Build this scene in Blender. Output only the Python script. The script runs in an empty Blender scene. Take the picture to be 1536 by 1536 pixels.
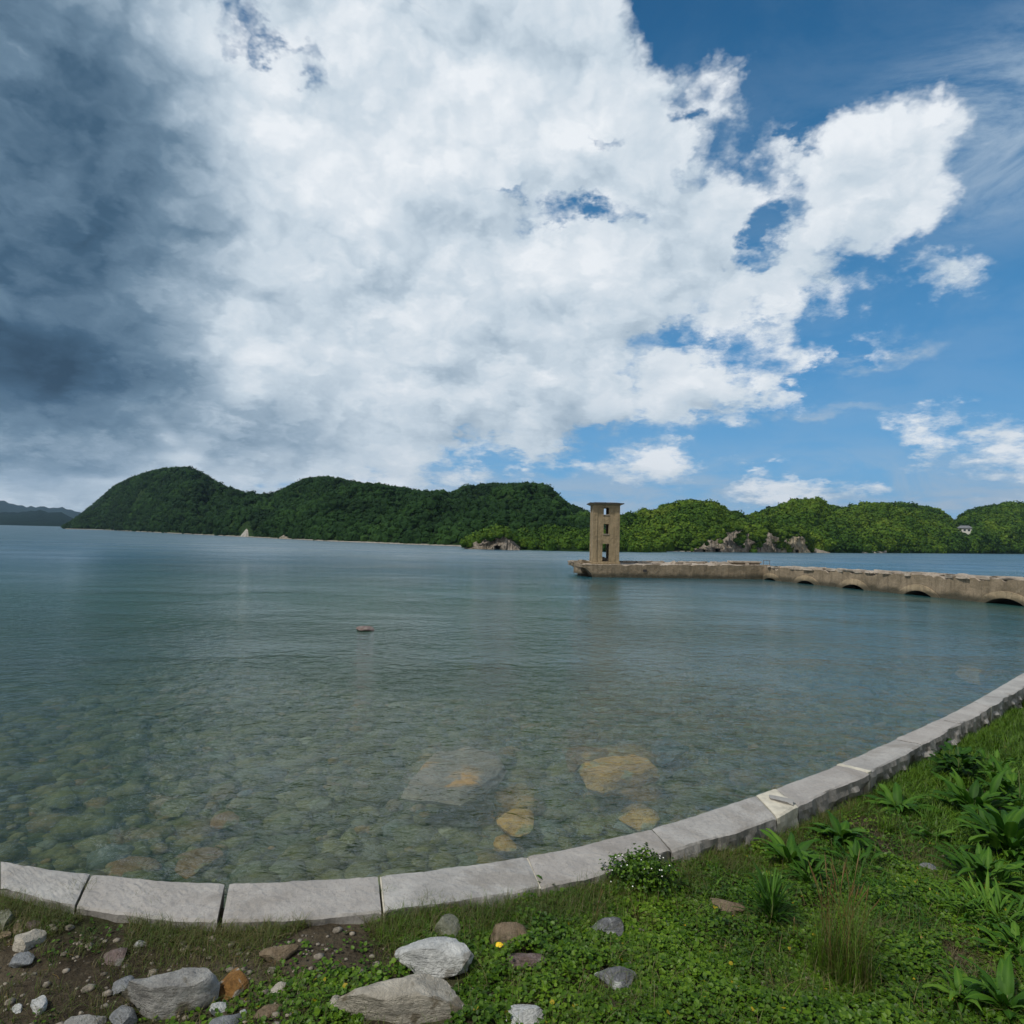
import bpy, math, random
import numpy as np
from mathutils import Vector, Matrix, noise

random.seed(7)
RNG = np.random.default_rng(11)
SC = bpy.context.scene
COL = SC.collection
F = 1001.0                                   # focal length in photo pixels (1536 wide)
PITCH = math.atan(35.5 / F)
ROLL = math.radians(1.38)
CAM_Z = 3.3
ROT = Matrix.Rotation(math.pi / 2 + PITCH, 3, 'X') @ Matrix.Rotation(ROLL, 3, 'Z')
SUN_AZ, SUN_EL = -125.0, 55.0                 # azimuth from +Y towards +X, elevation


def ray(x, y):
    return ROT @ Vector(((x - 768) / F, -(y - 768) / F, -1.0))


def at(x, y, z):
    """point of the plane at height z seen in direction (x, y)"""
    r = ray(x, y)
    t = (z - CAM_Z) / r.z
    return Vector((0, 0, CAM_Z)) + r * t


def proj(p):
    q = ROT.transposed() @ (Vector(p) - Vector((0, 0, CAM_Z)))
    return 768 + F*q.x/-q.z, 768 - F*q.y/-q.z


def at_y(x, y, Y):
    r = ray(x, y)
    return Vector((0, 0, CAM_Z)) + r * (Y / r.y)


def tag(o, label=None, cat=None, group=None, kind=None):
    if label: o['label'] = label
    if cat: o['category'] = cat
    if group: o['group'] = group
    if kind: o['kind'] = kind
    return o


def empty(name, loc, rz=0):
    o = bpy.data.objects.new(name, None)
    COL.objects.link(o)
    o.location = loc
    o.rotation_euler = (0, 0, rz)
    o.empty_display_size = 0.2
    return o


def mesh_np(name, verts, faces, mat=None, parent=None, smooth=True, mats=None, mat_idx=None, loc=None, attr=None):
    """verts (n,3); faces (m,3) or (m,4) array, or list of arrays of both"""
    me = bpy.data.meshes.new(name)
    verts = np.asarray(verts, dtype=np.float32)
    fl = faces if isinstance(faces, list) else [faces]
    fl = [np.asarray(f, dtype=np.int32) for f in fl if len(f)]
    loops = np.concatenate([f.ravel() for f in fl])
    sizes = np.concatenate([np.full(len(f), f.shape[1], np.int32) for f in fl])
    starts = np.concatenate([[0], np.cumsum(sizes)[:-1]]).astype(np.int32)
    me.vertices.add(len(verts)); me.vertices.foreach_set('co', verts.ravel())
    me.loops.add(len(loops)); me.loops.foreach_set('vertex_index', loops)
    me.polygons.add(len(sizes)); me.polygons.foreach_set('loop_start', starts)
    me.polygons.foreach_set('loop_total', sizes)
    me.polygons.foreach_set('use_smooth', np.full(len(sizes), smooth, dtype=bool))
    for m in (mats or ([mat] if mat else [])):
        me.materials.append(m)
    if mat_idx is not None:
        me.polygons.foreach_set('material_index', np.asarray(mat_idx, np.int32))
    me.update(calc_edges=True)
    me.validate()
    if attr is not None:
        a = me.attributes.new('tone', 'FLOAT', 'POINT')
        a.data.foreach_set('value', np.asarray(attr, np.float32))
    o = bpy.data.objects.new(name, me)
    COL.objects.link(o)
    if parent is not None: o.parent = parent
    if loc is not None: o.location = loc
    return o


class MB:
    """collects boxes, tubes and free polygons for one mesh"""
    def __init__(s): s.v = []; s.f = []
    def add(s, vs, fs):
        b = len(s.v)
        s.v += [tuple(v) for v in vs]
        s.f += [tuple(b + i for i in f) for f in fs]
    def box(s, x0, x1, y0, y1, z0, z1):
        s.add([(x0,y0,z0),(x1,y0,z0),(x1,y1,z0),(x0,y1,z0),(x0,y0,z1),(x1,y0,z1),(x1,y1,z1),(x0,y1,z1)],
              [(0,3,2,1),(4,5,6,7),(0,1,5,4),(1,2,6,5),(2,3,7,6),(3,0,4,7)])
    def prism(s, poly, z0, z1):
        n = len(poly)
        s.add([(p[0],p[1],z0) for p in poly] + [(p[0],p[1],z1) for p in poly],
              [tuple(reversed(range(n))), tuple(range(n, 2*n))] + [(i,(i+1)%n,n+(i+1)%n,n+i) for i in range(n)])
    def tube(s, pts, r, n=6):
        pts = [Vector(p) for p in pts]
        rs = r if isinstance(r, (list, tuple)) else [r]*len(pts)
        b = len(s.v)
        for i, p in enumerate(pts):
            d = (pts[min(i+1, len(pts)-1)] - pts[max(i-1, 0)]).normalized()
            u = d.orthogonal().normalized(); w = d.cross(u)
            for k in range(n):
                a = 2*math.pi*k/n
                s.v.append(tuple(p + (u*math.cos(a) + w*math.sin(a))*rs[i]))
        for i in range(len(pts)-1):
            for k in range(n):
                s.f.append((b+i*n+k, b+i*n+(k+1)%n, b+(i+1)*n+(k+1)%n, b+(i+1)*n+k))
        s.f.append(tuple(b+k for k in reversed(range(n))))
        s.f.append(tuple(b+(len(pts)-1)*n+k for k in range(n)))
    def build(s, name, mat, parent=None, smooth=False, bevel=0):
        me = bpy.data.meshes.new(name)
        me.from_pydata(s.v, [], s.f)
        if mat: me.materials.append(mat)
        me.polygons.foreach_set('use_smooth', [smooth]*len(me.polygons))
        me.update()
        o = bpy.data.objects.new(name, me); COL.objects.link(o)
        if parent is not None: o.parent = parent
        if bevel:
            m = o.modifiers.new('bevel', 'BEVEL'); m.width = bevel; m.segments = 2; m.limit_method = 'ANGLE'
        return o


# ---------- node helper -------------------------------------------------
class NT:
    def __init__(s, tree): s.t = tree; s.t.nodes.clear()
    def n(s, typ, **kw):
        nd = s.t.nodes.new(typ)
        ins = kw.pop('ins', {})
        for k, v in kw.items(): setattr(nd, k, v)
        for k, v in ins.items():
            if isinstance(v, bpy.types.NodeSocket): s.t.links.new(v, nd.inputs[k])
            elif v is not None: nd.inputs[k].default_value = v
        return nd
    def math(s, op, a, b=None, c=None, clamp=False):
        nd = s.n('ShaderNodeMath', operation=op, use_clamp=clamp, ins={0: a, 1: b, 2: c})
        return nd.outputs[0]
    def vm(s, op, a, b=None, out=0):
        nd = s.n('ShaderNodeVectorMath', operation=op, ins={0: a, 1: b})
        return nd.outputs[out]
    def noise(s, vec, scale, detail=6, rough=0.6, dist=0.0, out='Fac', lac=2.0, typ='FBM'):
        nd = s.n('ShaderNodeTexNoise', noise_type=typ, ins={'Vector': vec, 'Scale': scale, 'Detail': detail, 'Roughness': rough, 'Distortion': dist, 'Lacunarity': lac})
        return nd.outputs[out]
    def mr(s, v, a, b, c=0.0, d=1.0, interp='SMOOTHSTEP'):
        return s.n('ShaderNodeMapRange', interpolation_type=interp, ins={'Value': v, 'From Min': a, 'From Max': b, 'To Min': c, 'To Max': d}).outputs[0]
    def ramp(s, v, stops, interp='LINEAR'):
        nd = s.n('ShaderNodeValToRGB', ins={'Fac': v})
        cr = nd.color_ramp; cr.interpolation = interp
        while len(cr.elements) < len(stops): cr.elements.new(0.5)
        for e, (p, c) in zip(cr.elements, stops):
            e.position = p; e.color = (*c, 1)
        return nd.outputs[0]
    def mix(s, f, a, b, blend='MIX'):
        nd = s.n('ShaderNodeMix', data_type='RGBA', blend_type=blend)
        for k, v in ((0, f), (6, a), (7, b)):
            if isinstance(v, bpy.types.NodeSocket): s.t.links.new(v, nd.inputs[k])
            else: nd.inputs[k].default_value = v if k == 0 else (*v[:3], 1)
        return nd.outputs[2]
    def link(s, a, b): s.t.links.new(a, b)
# ---------- camera, sun, sky -------------------------------------------
cam_d = bpy.data.cameras.new('camera'); cam = bpy.data.objects.new('camera', cam_d); COL.objects.link(cam)
cam.matrix_world = Matrix.Translation((0, 0, CAM_Z)) @ ROT.to_4x4()
cam_d.sensor_width = 36; cam_d.lens = 36 * F / 1536; cam_d.clip_start = 0.05; cam_d.clip_end = 30000
SC.camera = cam
SC.render.resolution_x = SC.render.resolution_y = 1024
SC.view_settings.view_transform = 'Standard'; SC.view_settings.look = 'None'
SC.view_settings.exposure = 0.0; SC.view_settings.gamma = 1
SC.cycles.use_denoising = True
SC.cycles.use_adaptive_sampling = True; SC.cycles.adaptive_threshold = 0.012
SC.cycles.max_bounces = 8; SC.cycles.diffuse_bounces = 2; SC.cycles.glossy_bounces = 3
SC.cycles.transparent_max_bounces = 8; SC.cycles.volume_bounces = 0
SC.cycles.sample_clamp_indirect = 4

sun_d = bpy.data.lights.new('sun', 'SUN'); sun = bpy.data.objects.new('sun', sun_d); COL.objects.link(sun)
sa, se = math.radians(SUN_AZ), math.radians(SUN_EL)
SUN_DIR = Vector((math.sin(sa)*math.cos(se), math.cos(sa)*math.cos(se), math.sin(se)))
sun.rotation_euler = SUN_DIR.to_track_quat('Z', 'Y').to_euler()
sun_d.energy = 3.3; sun_d.angle = math.radians(5); sun_d.color = (1.0, 0.95, 0.87)

W = bpy.data.worlds.new('World'); SC.world = W; W.use_nodes = True
N = NT(W.node_tree)
D = N.n('ShaderNodeTexCoord').outputs['Generated']
sep = N.n('ShaderNodeSeparateXYZ', ins={0: D})
X, Y, Z = sep.outputs
sky = N.n('ShaderNodeTexSky', sky_type='NISHITA', sun_disc=False, sun_elevation=se, sun_rotation=sa,
          air_density=1.0, dust_density=0.0, ozone_density=1.0)
az = N.math('MULTIPLY', N.math('ARCTAN2', X, Y), 57.2958)
el = N.math('MULTIPLY', N.math('ARCSINE', Z), 57.2958)


def sky_pos(x, y):
    r = ray(x, y).normalized()
    return math.degrees(math.atan2(r.x, r.y)), math.degrees(math.asin(r.z))


# cloud-layer coordinates: clouds shrink and flatten towards the horizon
zz = N.math('ADD', N.math('MAXIMUM', Z, 0.0), 0.32)
P = N.vm('DIVIDE', D, N.n('ShaderNodeCombineXYZ', ins={0: zz, 1: zz, 2: zz}).outputs[0])
warp = N.noise(P, 2.2, 2, 0.5, out='Color')
warp = N.vm('SUBTRACT', warp, (0.5, 0.5, 0.5))
azel = N.n('ShaderNodeCombineXYZ', ins={0: az, 1: el, 2: 0.0}).outputs[0]
warp2 = N.noise(P, 8.0, 5, 0.65, out='Color')
warp2 = N.vm('SUBTRACT', warp2, (0.5, 0.5, 0.5))
AE = N.vm('ADD', azel, N.n('ShaderNodeVectorMath', operation='SCALE', ins={0: warp, 'Scale': 4.0}).outputs[0])
AE = N.vm('ADD', AE, N.n('ShaderNodeVectorMath', operation='SCALE', ins={0: warp2, 'Scale': 4.5}).outputs[0])
AEs = N.vm('ADD', azel, N.n('ShaderNodeVectorMath', operation='SCALE', ins={0: warp, 'Scale': 6.0}).outputs[0])
AEh = N.vm('MULTIPLY', N.vm('ADD', AE, N.n('ShaderNodeVectorMath', operation='SCALE', ins={0: warp2, 'Scale': 4.0}).outputs[0]), (1, 1, 0))
flat = N.vm('MULTIPLY', AE, (1, 1, 0)); flats = N.vm('MULTIPLY', AEs, (1, 1, 0))


def ell(cx, cy, rx, ry, rot=0, vec=None):
    """distance from the centre of an ellipse of the sky, 1 on its rim (sizes in photo pixels turned to degrees)"""
    a, e = sky_pos(cx, cy)
    kx = (sky_pos(cx + 10, cy)[0] - sky_pos(cx - 10, cy)[0]) / 20
    ky = abs(sky_pos(cx, cy - 10)[1] - sky_pos(cx, cy + 10)[1]) / 20
    vec = vec if vec is not None else flat
    rx, ry = rx*kx, ry*ky
    if abs(rot) < 9:
        m = N.n('ShaderNodeVectorMath', operation='MULTIPLY_ADD', ins={0: vec, 1: (1/rx, 1/ry, 0), 2: (-a/rx, -e/ry, 0)}).outputs[0]
        return N.vm('LENGTH', m, None, out=1)
    c, s = math.cos(math.radians(rot)), math.sin(math.radians(rot))
    u = N.math('SUBTRACT', N.vm('DOT_PRODUCT', vec, (c/rx, s/rx, 0), out=1), (a*c + e*s)/rx)
    w = N.math('SUBTRACT', N.vm('DOT_PRODUCT', vec, (-s/ry, c/ry, 0), out=1), (-a*s + e*c)/ry)
    return N.math('SQRT', N.math('MULTIPLY_ADD', w, w, N.math('MULTIPLY', u, u)))


COVER = [  # cx, cy, rx, ry, rot
    (100, 300, 620, 480, 0), (560, 260, 560, 300, 0), (800, 60, 260, 190, -30), (780, 400, 420, 210, 0), (1000, 130, 110, 45, 10),
    (1120, 420, 200, 100, 10), (1240, 430, 90, 50, 15), (1170, 565, 80, 42, 0), (1290, 280, 125, 125, 0), (1010, 560, 200, 80, 5), (640, 560, 420, 160, 0), (920, 610, 110, 50, 15),
    (930, 700, 95, 28, 5), (1415, 405, 62, 30, -18), (1395, 660, 52, 34, 0), (1478, 640, 66, 34, 0), (1440, 700, 90, 18, 0), (1290, 730, 110, 10, 0),
    (120, 690, 420, 130, 0), (420, 660, 330, 90, 0), (1490, 672, 50, 14, 0), (760, 700, 200, 34, 0), (1220, 250, 120, 60, 0),
    (-500, 400, 500, 600, 0), (330, 770, 520, 90, 0)]
HOLES = [  # cx, cy, rx, ry, rot, depth
    (412, 66, 64, 16, 5), (885, 200, 48, 17, 5), (1050, 185, 40, 25, 10), (870, 335, 44, 17, 0), (1135, 345, 30, 55, 12),
    (1337, 268, 12, 13, 0), (1170, 200, 60, 28, -10), (1280, 555, 90, 60, 0), (1200, 508, 40, 9, 15), (750, 275, 16, 8, 0), (1160, 40, 130, 60, -30)]
BRIGHT = [  # cx, cy, rx, ry, rot, gain (positive lighter, negative darker)
    (-60, 500, 330, 170, -10, -0.25), (60, 560, 330, 80, -8, -0.16), (20, 150, 300, 420, 10, -0.33), (200, 400, 150, 200, -15, -0.08), (110, 530, 240, 80, -8, -0.10), (20, -20, 300, 200, 0, -0.20), (60, 400, 200, 120, 0, -0.08), (80, 300, 230, 330, -8, -0.15), (160, 600, 280, 90, 0, -0.12), (60, 740, 330, 60, 0, -0.10), (560, 735, 60, 14, 0, 0.12), (760, 690, 60, 16, 0, 0.12), (260, 685, 60, 16, 0, 0.10), (-40, 540, 260, 110, 0, -0.22), (230, 250, 190, 260, -25, -0.10),
    (250, 530, 110, 90, 0, -0.08), (0, 700, 380, 70, 0, -0.12), (370, 620, 190, 70, 10, -0.13), (150, 670, 330, 60, 0, -0.10), (470, 560, 100, 90, 60, -0.12), (-20, 650, 90, 50, 0, -0.10),
    (360, 360, 120, 110, 0, -0.05), (430, 290, 260, 60, 30, -0.04), (620, 180, 140, 60, 0, -0.06), (1290, 250, 70, 50, 20, -0.14), (880, 640, 130, 35, 0, -0.13), (560, 660, 260, 60, 0, -0.08), (650, 480, 260, 50, 0, -0.05), (760, 240, 60, 40, 0, -0.06), (860, 480, 90, 25, 0, -0.06), (1000, 430, 60, 20, 0, -0.05), (1090, 590, 90, 18, 0, -0.08),
    (230, 300, 50, 40, 0, 0.12), (380, 100, 70, 50, 0, 0.10), (95, 260, 40, 50, 0, 0.10), (640, 200, 90, 60, 0, 0.06), (380, 590, 60, 50, 0, 0.10), (240, 650, 18, 22, 0, 0.12), (30, 690, 60, 30, 0, 0.08), (170, 745, 100, 20, 0, 0.13),
    (720, 500, 240, 120, 0, 0.06), (1080, 540, 120, 40, 0, 0.12), (1390, 655, 36, 22, 0, 0.2), (980, 683, 40, 14, 0, 0.16), (1260, 200, 70, 30, 0, 0.06), (900, 420, 120, 60, 0, 0.06)]

def puff(vec, scale, detail=3.0, rough=0.5):
    """rounded billows with creases between them"""
    nd = N.n('ShaderNodeTexVoronoi', feature='F1', normalize=True, ins={'Vector': vec, 'Scale': scale, 'Detail': detail, 'Roughness': rough, 'Lacunarity': 2.3, 'Randomness': 1.0})
    return N.math('SUBTRACT', 1.0, nd.outputs['Distance'])


nz = N.noise(P, 3.2, 7, 0.58)
nz2 = N.noise(P, 12.0, 4, 0.66)
AEw = N.vm('ADD', azel, N.n('ShaderNodeVectorMath', operation='SCALE', ins={0: warp2, 'Scale': 5.0}).outputs[0])
AEw = N.vm('MULTIPLY', AEw, (1.0, 1.25, 0.0))
pm = puff(AEw, 0.15)
pmo = puff(N.vm('ADD', AEw, (-0.8, 1.7, 0.0)), 0.15, 2.0)
cov = None
for b in COVER:
    v = N.math('SUBTRACT', 1.0, ell(*b))
    v = N.math('MULTIPLY', v, min(b[2], b[3]) / 120.0)
    cov = v if cov is None else N.math('SMOOTH_MAX', cov, v, 0.12)
for b in HOLES:
    v = N.math('MULTIPLY', N.math('SUBTRACT', ell(*b[:5], vec=AEh), 1.0), min(b[2], b[3]) / 70.0)
    v = N.math('ADD', v, 0.20)
    cov = N.math('SMOOTH_MIN', cov, v, 0.10)
cov = N.math('ADD', cov, N.math('MULTIPLY', N.math('SUBTRACT', nz, 0.5), 1.2))
cov = N.math('ADD', cov, N.math('MULTIPLY', N.math('SUBTRACT', nz2, 0.5), 0.7))
cov = N.math('ADD', cov, N.math('MULTIPLY', N.math('SUBTRACT', pm, 0.68), 1.6))
C = N.mr(cov, -0.06, 0.34)

br = None
for b in BRIGHT:
    v = N.mr(ell(*b[:5], vec=flats), 1.5, 0.0, 0.0, b[5])
    br = v if br is None else N.math('ADD', br, v)
# billows: the noise compared with itself one step towards the sun
bill = N.math('ADD', N.math('MULTIPLY', N.math('SUBTRACT', nz, 0.5), 0.35), N.math('ADD', N.math('MULTIPLY', N.math('SUBTRACT', pm, pmo), 0.6), N.math('MULTIPLY', N.math('SUBTRACT', pm, 0.68), 0.35)))
lown = N.math('MULTIPLY', N.math('SUBTRACT', N.noise(P, 1.6, 3, 0.5), 0.5), 0.35)
edge = N.mr(cov, 0.0, 0.6, 0.05, 0.0)
B = N.math('ADD', N.math('ADD', br, 0.825), N.math('ADD', bill, N.math('ADD', lown, edge)))
ccol = N.ramp(B, [(0.0, (.016, .045, .085)), (0.2, (.048, .105, .175)), (0.42, (.14, .225, .315)), (0.62, (.34, .44, .54)), (0.8, (.60, .69, .77)), (1.0, (.86, .90, .94))])
# thin high veil, mostly to the right and near the horizon
veil = N.noise(N.vm('MULTIPLY', P, (1.0, 1.0, 2.2)), 3.5, 8, 0.68, 0.5)
v1 = N.mr(ell(1500, 190, 260, 150, -10, vec=flats), 1.3, 0.2, 0.0, 0.75)
v2 = N.mr(ell(1300, 400, 700, 600, 0, vec=flats), 1.2, 0.2, 0.0, 0.12)
v3 = N.mr(el, 9.0, 0.5, 0.0, 1.15)
v4 = N.mr(ell(1310, 528, 95, 26, -4), 1.3, 0.2, 0.0, 1.2)
v5 = N.mr(ell(1160, 622, 190, 14, -2), 1.3, 0.2, 0.0, 0.6)
vs = N.math('ADD', N.math('ADD', N.math('ADD', v1, v2), N.math('ADD', v3, v4)), v5)
V = N.math('MULTIPLY', vs, N.mr(veil, 0.36, 0.64), clamp=True)
SKY_STR = 0.10
inv = 1.0 / SKY_STR
grad = N.ramp(N.math('DIVIDE', el, 45.0), [(0.0, (.24, .47, .70)), (0.12, (.13, .40, .72)), (0.3, (.065, .28, .58)), (0.55, (.028, .175, .39)), (0.9, (.006, .090, .235))])
skyc = N.mix(0.93, sky.outputs[0], N.n('ShaderNodeVectorMath', operation='SCALE', ins={0: grad, 'Scale': inv}).outputs[0])
skyc = N.mix(V, skyc, tuple(c*inv for c in (.42, .53, .65)))
cs = N.n('ShaderNodeVectorMath', operation='SCALE', ins={0: ccol, 'Scale': inv}).outputs[0]
fin = N.mix(C, skyc, cs)
fin = N.mix(N.mr(Y, 0.15, -0.35), fin, tuple(c*inv for c in (.50, .52, .53)))  # unseen grey cloud behind the camera, added to brighten and neutralise the fill light
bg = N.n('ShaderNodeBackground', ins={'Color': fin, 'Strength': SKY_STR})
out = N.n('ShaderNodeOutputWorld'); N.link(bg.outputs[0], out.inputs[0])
W.cycles.sampling_method = 'MANUAL'; W.cycles.sample_map_resolution = 512
# ---------- materials ---------------------------------------------------
def new_mat(name):
    m = bpy.data.materials.new(name); m.use_nodes = True
    return m, NT(m.node_tree)


def finish(n, color, rough=0.8, bump=None, bstr=0.5, bdist=0.05, spec=0.3, extra=None):
    ins = {'Base Color': color if isinstance(color, bpy.types.NodeSocket) else (*color, 1), 'Roughness': rough, 'Specular IOR Level': spec}
    if extra: ins.update(extra)
    p = n.n('ShaderNodeBsdfPrincipled', ins=ins)
    if bump is not None:
        b = n.n('ShaderNodeBump', ins={'Height': bump, 'Strength': bstr, 'Distance': bdist})
        n.link(b.outputs[0], p.inputs['Normal'])
    o = n.n('ShaderNodeOutputMaterial'); n.link(p.outputs[0], o.inputs[0])
    return p


def stone_mat(name, c1, c2, c3=None, patch=None, scale=6.0, rough=0.85, wet=0.0):
    """rock: two-tone noise, fine grain, optional large patches of a third colour"""
    m, n = new_mat(name)
    g = n.n('ShaderNodeTexCoord').outputs['Object']
    a = n.noise(g, scale, 7, 0.62, 0.4)
    c = n.mix(n.mr(a, 0.38, 0.62), c1, c2)
    f = n.noise(g, scale*9, 5, 0.7)
    c = n.mix(n.mr(f, 0.45, 0.75, 0.0, 0.45), c, tuple(x*0.45 for x in c1))
    if c3:
        q = n.noise(g, patch or scale*0.6, 4, 0.55, 0.6)
        c = n.mix(n.mr(q, 0.54, 0.63), c, c3)
    dt = n.noise(g, scale*2.2, 7, 0.75, 0.8)
    c = n.mix(n.mr(dt, 0.55, 0.65, 0.0, 0.45), c, (.10, .085, .055))
    st_ = n.noise(n.vm('MULTIPLY', g, (1.0, 1.0, 5.0)), scale*1.2, 5, 0.65, 1.0)
    c = n.mix(n.mr(st_, 0.45, 0.6, 0.0, 0.3), c, tuple(x*0.55 for x in c1))
    h = n.math('ADD', n.math('ADD', n.noise(g, scale*1.5, 9, 0.72), n.math('MULTIPLY', st_, 0.5)), n.math('MULTIPLY', f, 0.4))
    finish(n, c, rough, h, 0.9, 0.03, 0.2)
    return m


def leaf_mat(name, cols, rough=0.45, trans=0.25, yellow=None):
    """foliage; the mesh's 'tone' attribute (one value per leaf) picks between the colours"""
    m, n = new_mat(name)
    t = n.n('ShaderNodeAttribute', attribute_name='tone').outputs['Fac']
    st = [(i/(len(cols)-1), c) for i, c in enumerate(cols)]
    c = n.ramp(t, st)
    g = n.n('ShaderNodeNewGeometry')
    nn = n.noise(g.outputs['Position'], 2.5, 3, 0.6)
    c = n.mix(1.0, c, n.ramp(nn, [(0.3, (.72, .78, .65)), (0.7, (1.2, 1.12, 1.0))]), 'MULTIPLY')
    p = n.n('ShaderNodeBsdfPrincipled', ins={'Base Color': c, 'Roughness': rough, 'Specular IOR Level': 0.3 if trans > 0 else 0.04})
    tr = n.n('ShaderNodeBsdfTranslucent', ins={'Color': c})
    mx = n.n('ShaderNodeMixShader', ins={0: trans, 1: p.outputs[0], 2: tr.outputs[0]})
    o = n.n('ShaderNodeOutputMaterial'); n.link(mx.outputs[0], o.inputs[0])
    return m


def plain(name, col, rough=0.8, var=0.3, scale=8.0, bstr=0.3):
    m, n = new_mat(name)
    g = n.n('ShaderNodeTexCoord').outputs['Object']
    a = n.noise(g, scale, 7, 0.65)
    c = n.mix(n.mr(a, 0.35, 0.65), tuple(x*(1-var) for x in col), tuple(min(1, x*(1+var)) for x in col))
    finish(n, c, rough, a, bstr, 0.02)
    return m


M = {}
# concrete of the ruin: brown, streaked, dark and green at the waterline
def concrete(name, base, dark, light):
    m, n = new_mat(name)
    pos = n.n('ShaderNodeNewGeometry').outputs['Position']
    a = n.noise(pos, 0.9, 7, 0.65, 0.3)
    c = n.mix(n.mr(a, 0.35, 0.65), dark, base)
    b = n.noise(n.vm('MULTIPLY', pos, (3.0, 3.0, 0.35)), 1.6, 6, 0.7)
    c = n.mix(n.mr(b, 0.48, 0.66, 0.0, 0.7), c, tuple(x*0.48 for x in base))
    l = n.noise(pos, 2.3, 8, 0.7)
    c = n.mix(n.mr(l, 0.55, 0.72, 0.0, 0.6), c, light)
    z = n.n('ShaderNodeSeparateXYZ', ins={0: pos}).outputs[2]
    zz_ = n.math('ADD', z, n.math('MULTIPLY', n.math('SUBTRACT', a, 0.5), 0.5))
    c = n.mix(n.mr(zz_, 0.55, 0.15, 0.0, 0.88), c, (.045, .042, .028))
    h = n.math('ADD', n.noise(pos, 3.0, 9, 0.7), n.math('MULTIPLY', b, 0.3))
    finish(n, c, 0.9, h, 0.8, 0.12)
    return m
M['concrete'] = concrete('weathered_concrete', (.26, .205, .14), (.17, .135, .09), (.33, .275, .20))
M['concrete_top'] = concrete('rubble_concrete', (.42, .365, .30), (.28, .23, .18), (.54, .49, .42))
M['tower'] = concrete('tower_render', (.30, .23, .14), (.24, .185, .11), (.35, .28, .18))
M['roof_dark'] = plain('dark_roof', (.04, .035, .035), 0.8, 0.4, 2.0)
M['rust'] = plain('rusty_metal', (.12, .085, .06), 0.7, 0.4, 5.0)

# kerb stone
def kerb():
    m, n = new_mat('kerb_stone')
    pos = n.n('ShaderNodeNewGeometry').outputs['Position']
    oi = n.n('ShaderNodeObjectInfo').outputs['Random']
    a = n.noise(pos, 3.0, 8, 0.68, 0.2)
    c = n.mix(n.mr(a, 0.36, 0.64), (.285, .280, .265), (.40, .392, .37))
    c = n.mix(n.math('MULTIPLY', oi, 0.35), c, (.30, .26, .23))
    f = n.noise(pos, 60.0, 4, 0.75)
    c = n.mix(n.mr(f, 0.5, 0.75, 0.0, 0.55), c, (.14, .13, .12))
    d = n.noise(pos, 1.3, 6, 0.7, 0.8)
    c = n.mix(n.mr(d, 0.52, 0.66, 0.0, 0.5), c, (.19, .17, .145))
    w = n.n('ShaderNodeTexVoronoi', feature='DISTANCE_TO_EDGE', ins={'Vector': n.vm('ADD', pos, n.noise(pos, 6.0, 5, 0.7, out='Color')), 'Scale': 2.6})
    c = n.mix(n.mr(w.outputs['Distance'], 0.006, 0.0, 0.0, 0.35), c, (.07, .065, .06))
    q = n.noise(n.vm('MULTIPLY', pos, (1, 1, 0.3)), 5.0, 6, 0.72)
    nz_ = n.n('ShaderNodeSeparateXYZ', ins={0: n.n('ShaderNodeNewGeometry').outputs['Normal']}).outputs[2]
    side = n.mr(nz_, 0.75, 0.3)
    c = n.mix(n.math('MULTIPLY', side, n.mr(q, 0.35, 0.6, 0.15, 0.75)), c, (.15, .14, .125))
    h = n.math('ADD', n.noise(pos, 14.0, 9, 0.72), n.math('MULTIPLY', f, 0.25))
    finish(n, c, 0.88, h, 0.65, 0.02)
    return m
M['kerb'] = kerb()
M['mortar'] = plain('pale_mortar', (.47, .44, .36), 0.9, 0.18, 9.0, 0.5)
M['wall_body'] = plain('wall_masonry', (.17, .16, .14), 0.9, 0.4, 3.0, 0.8)

# soil
def soil():
    m, n = new_mat('soil')
    pos = n.n('ShaderNodeNewGeometry').outputs['Position']
    a = n.noise(pos, 2.6, 8, 0.7, 0.3)
    c = n.ramp(a, [(0.3, (.020, .016, .010)), (0.5, (.048, .038, .025)), (0.62, (.085, .070, .047)), (0.75, (.13, .11, .08))])
    f = n.noise(pos, 45.0, 5, 0.7)
    c = n.mix(n.mr(f, 0.5, 0.7, 0.0, 0.6), c, (.105, .088, .062))
    g = n.noise(pos, 1.7, 5, 0.7)
    c = n.mix(n.mr(g, 0.5, 0.62, 0.0, 0.6), c, (.030, .040, .012))
    v = n.n('ShaderNodeTexVoronoi', ins={'Vector': pos, 'Scale': 38.0, 'Randomness': 1.0})
    h = n.math('ADD', n.math('MULTIPLY', f, 0.7), n.math('ADD', n.noise(pos, 12, 6, 0.7), n.math('MULTIPLY', v.outputs['Distance'], -0.4)))
    finish(n, c, 0.95, h, 0.9, 0.025, 0.1)
    return m
M['soil'] = soil()

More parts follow.
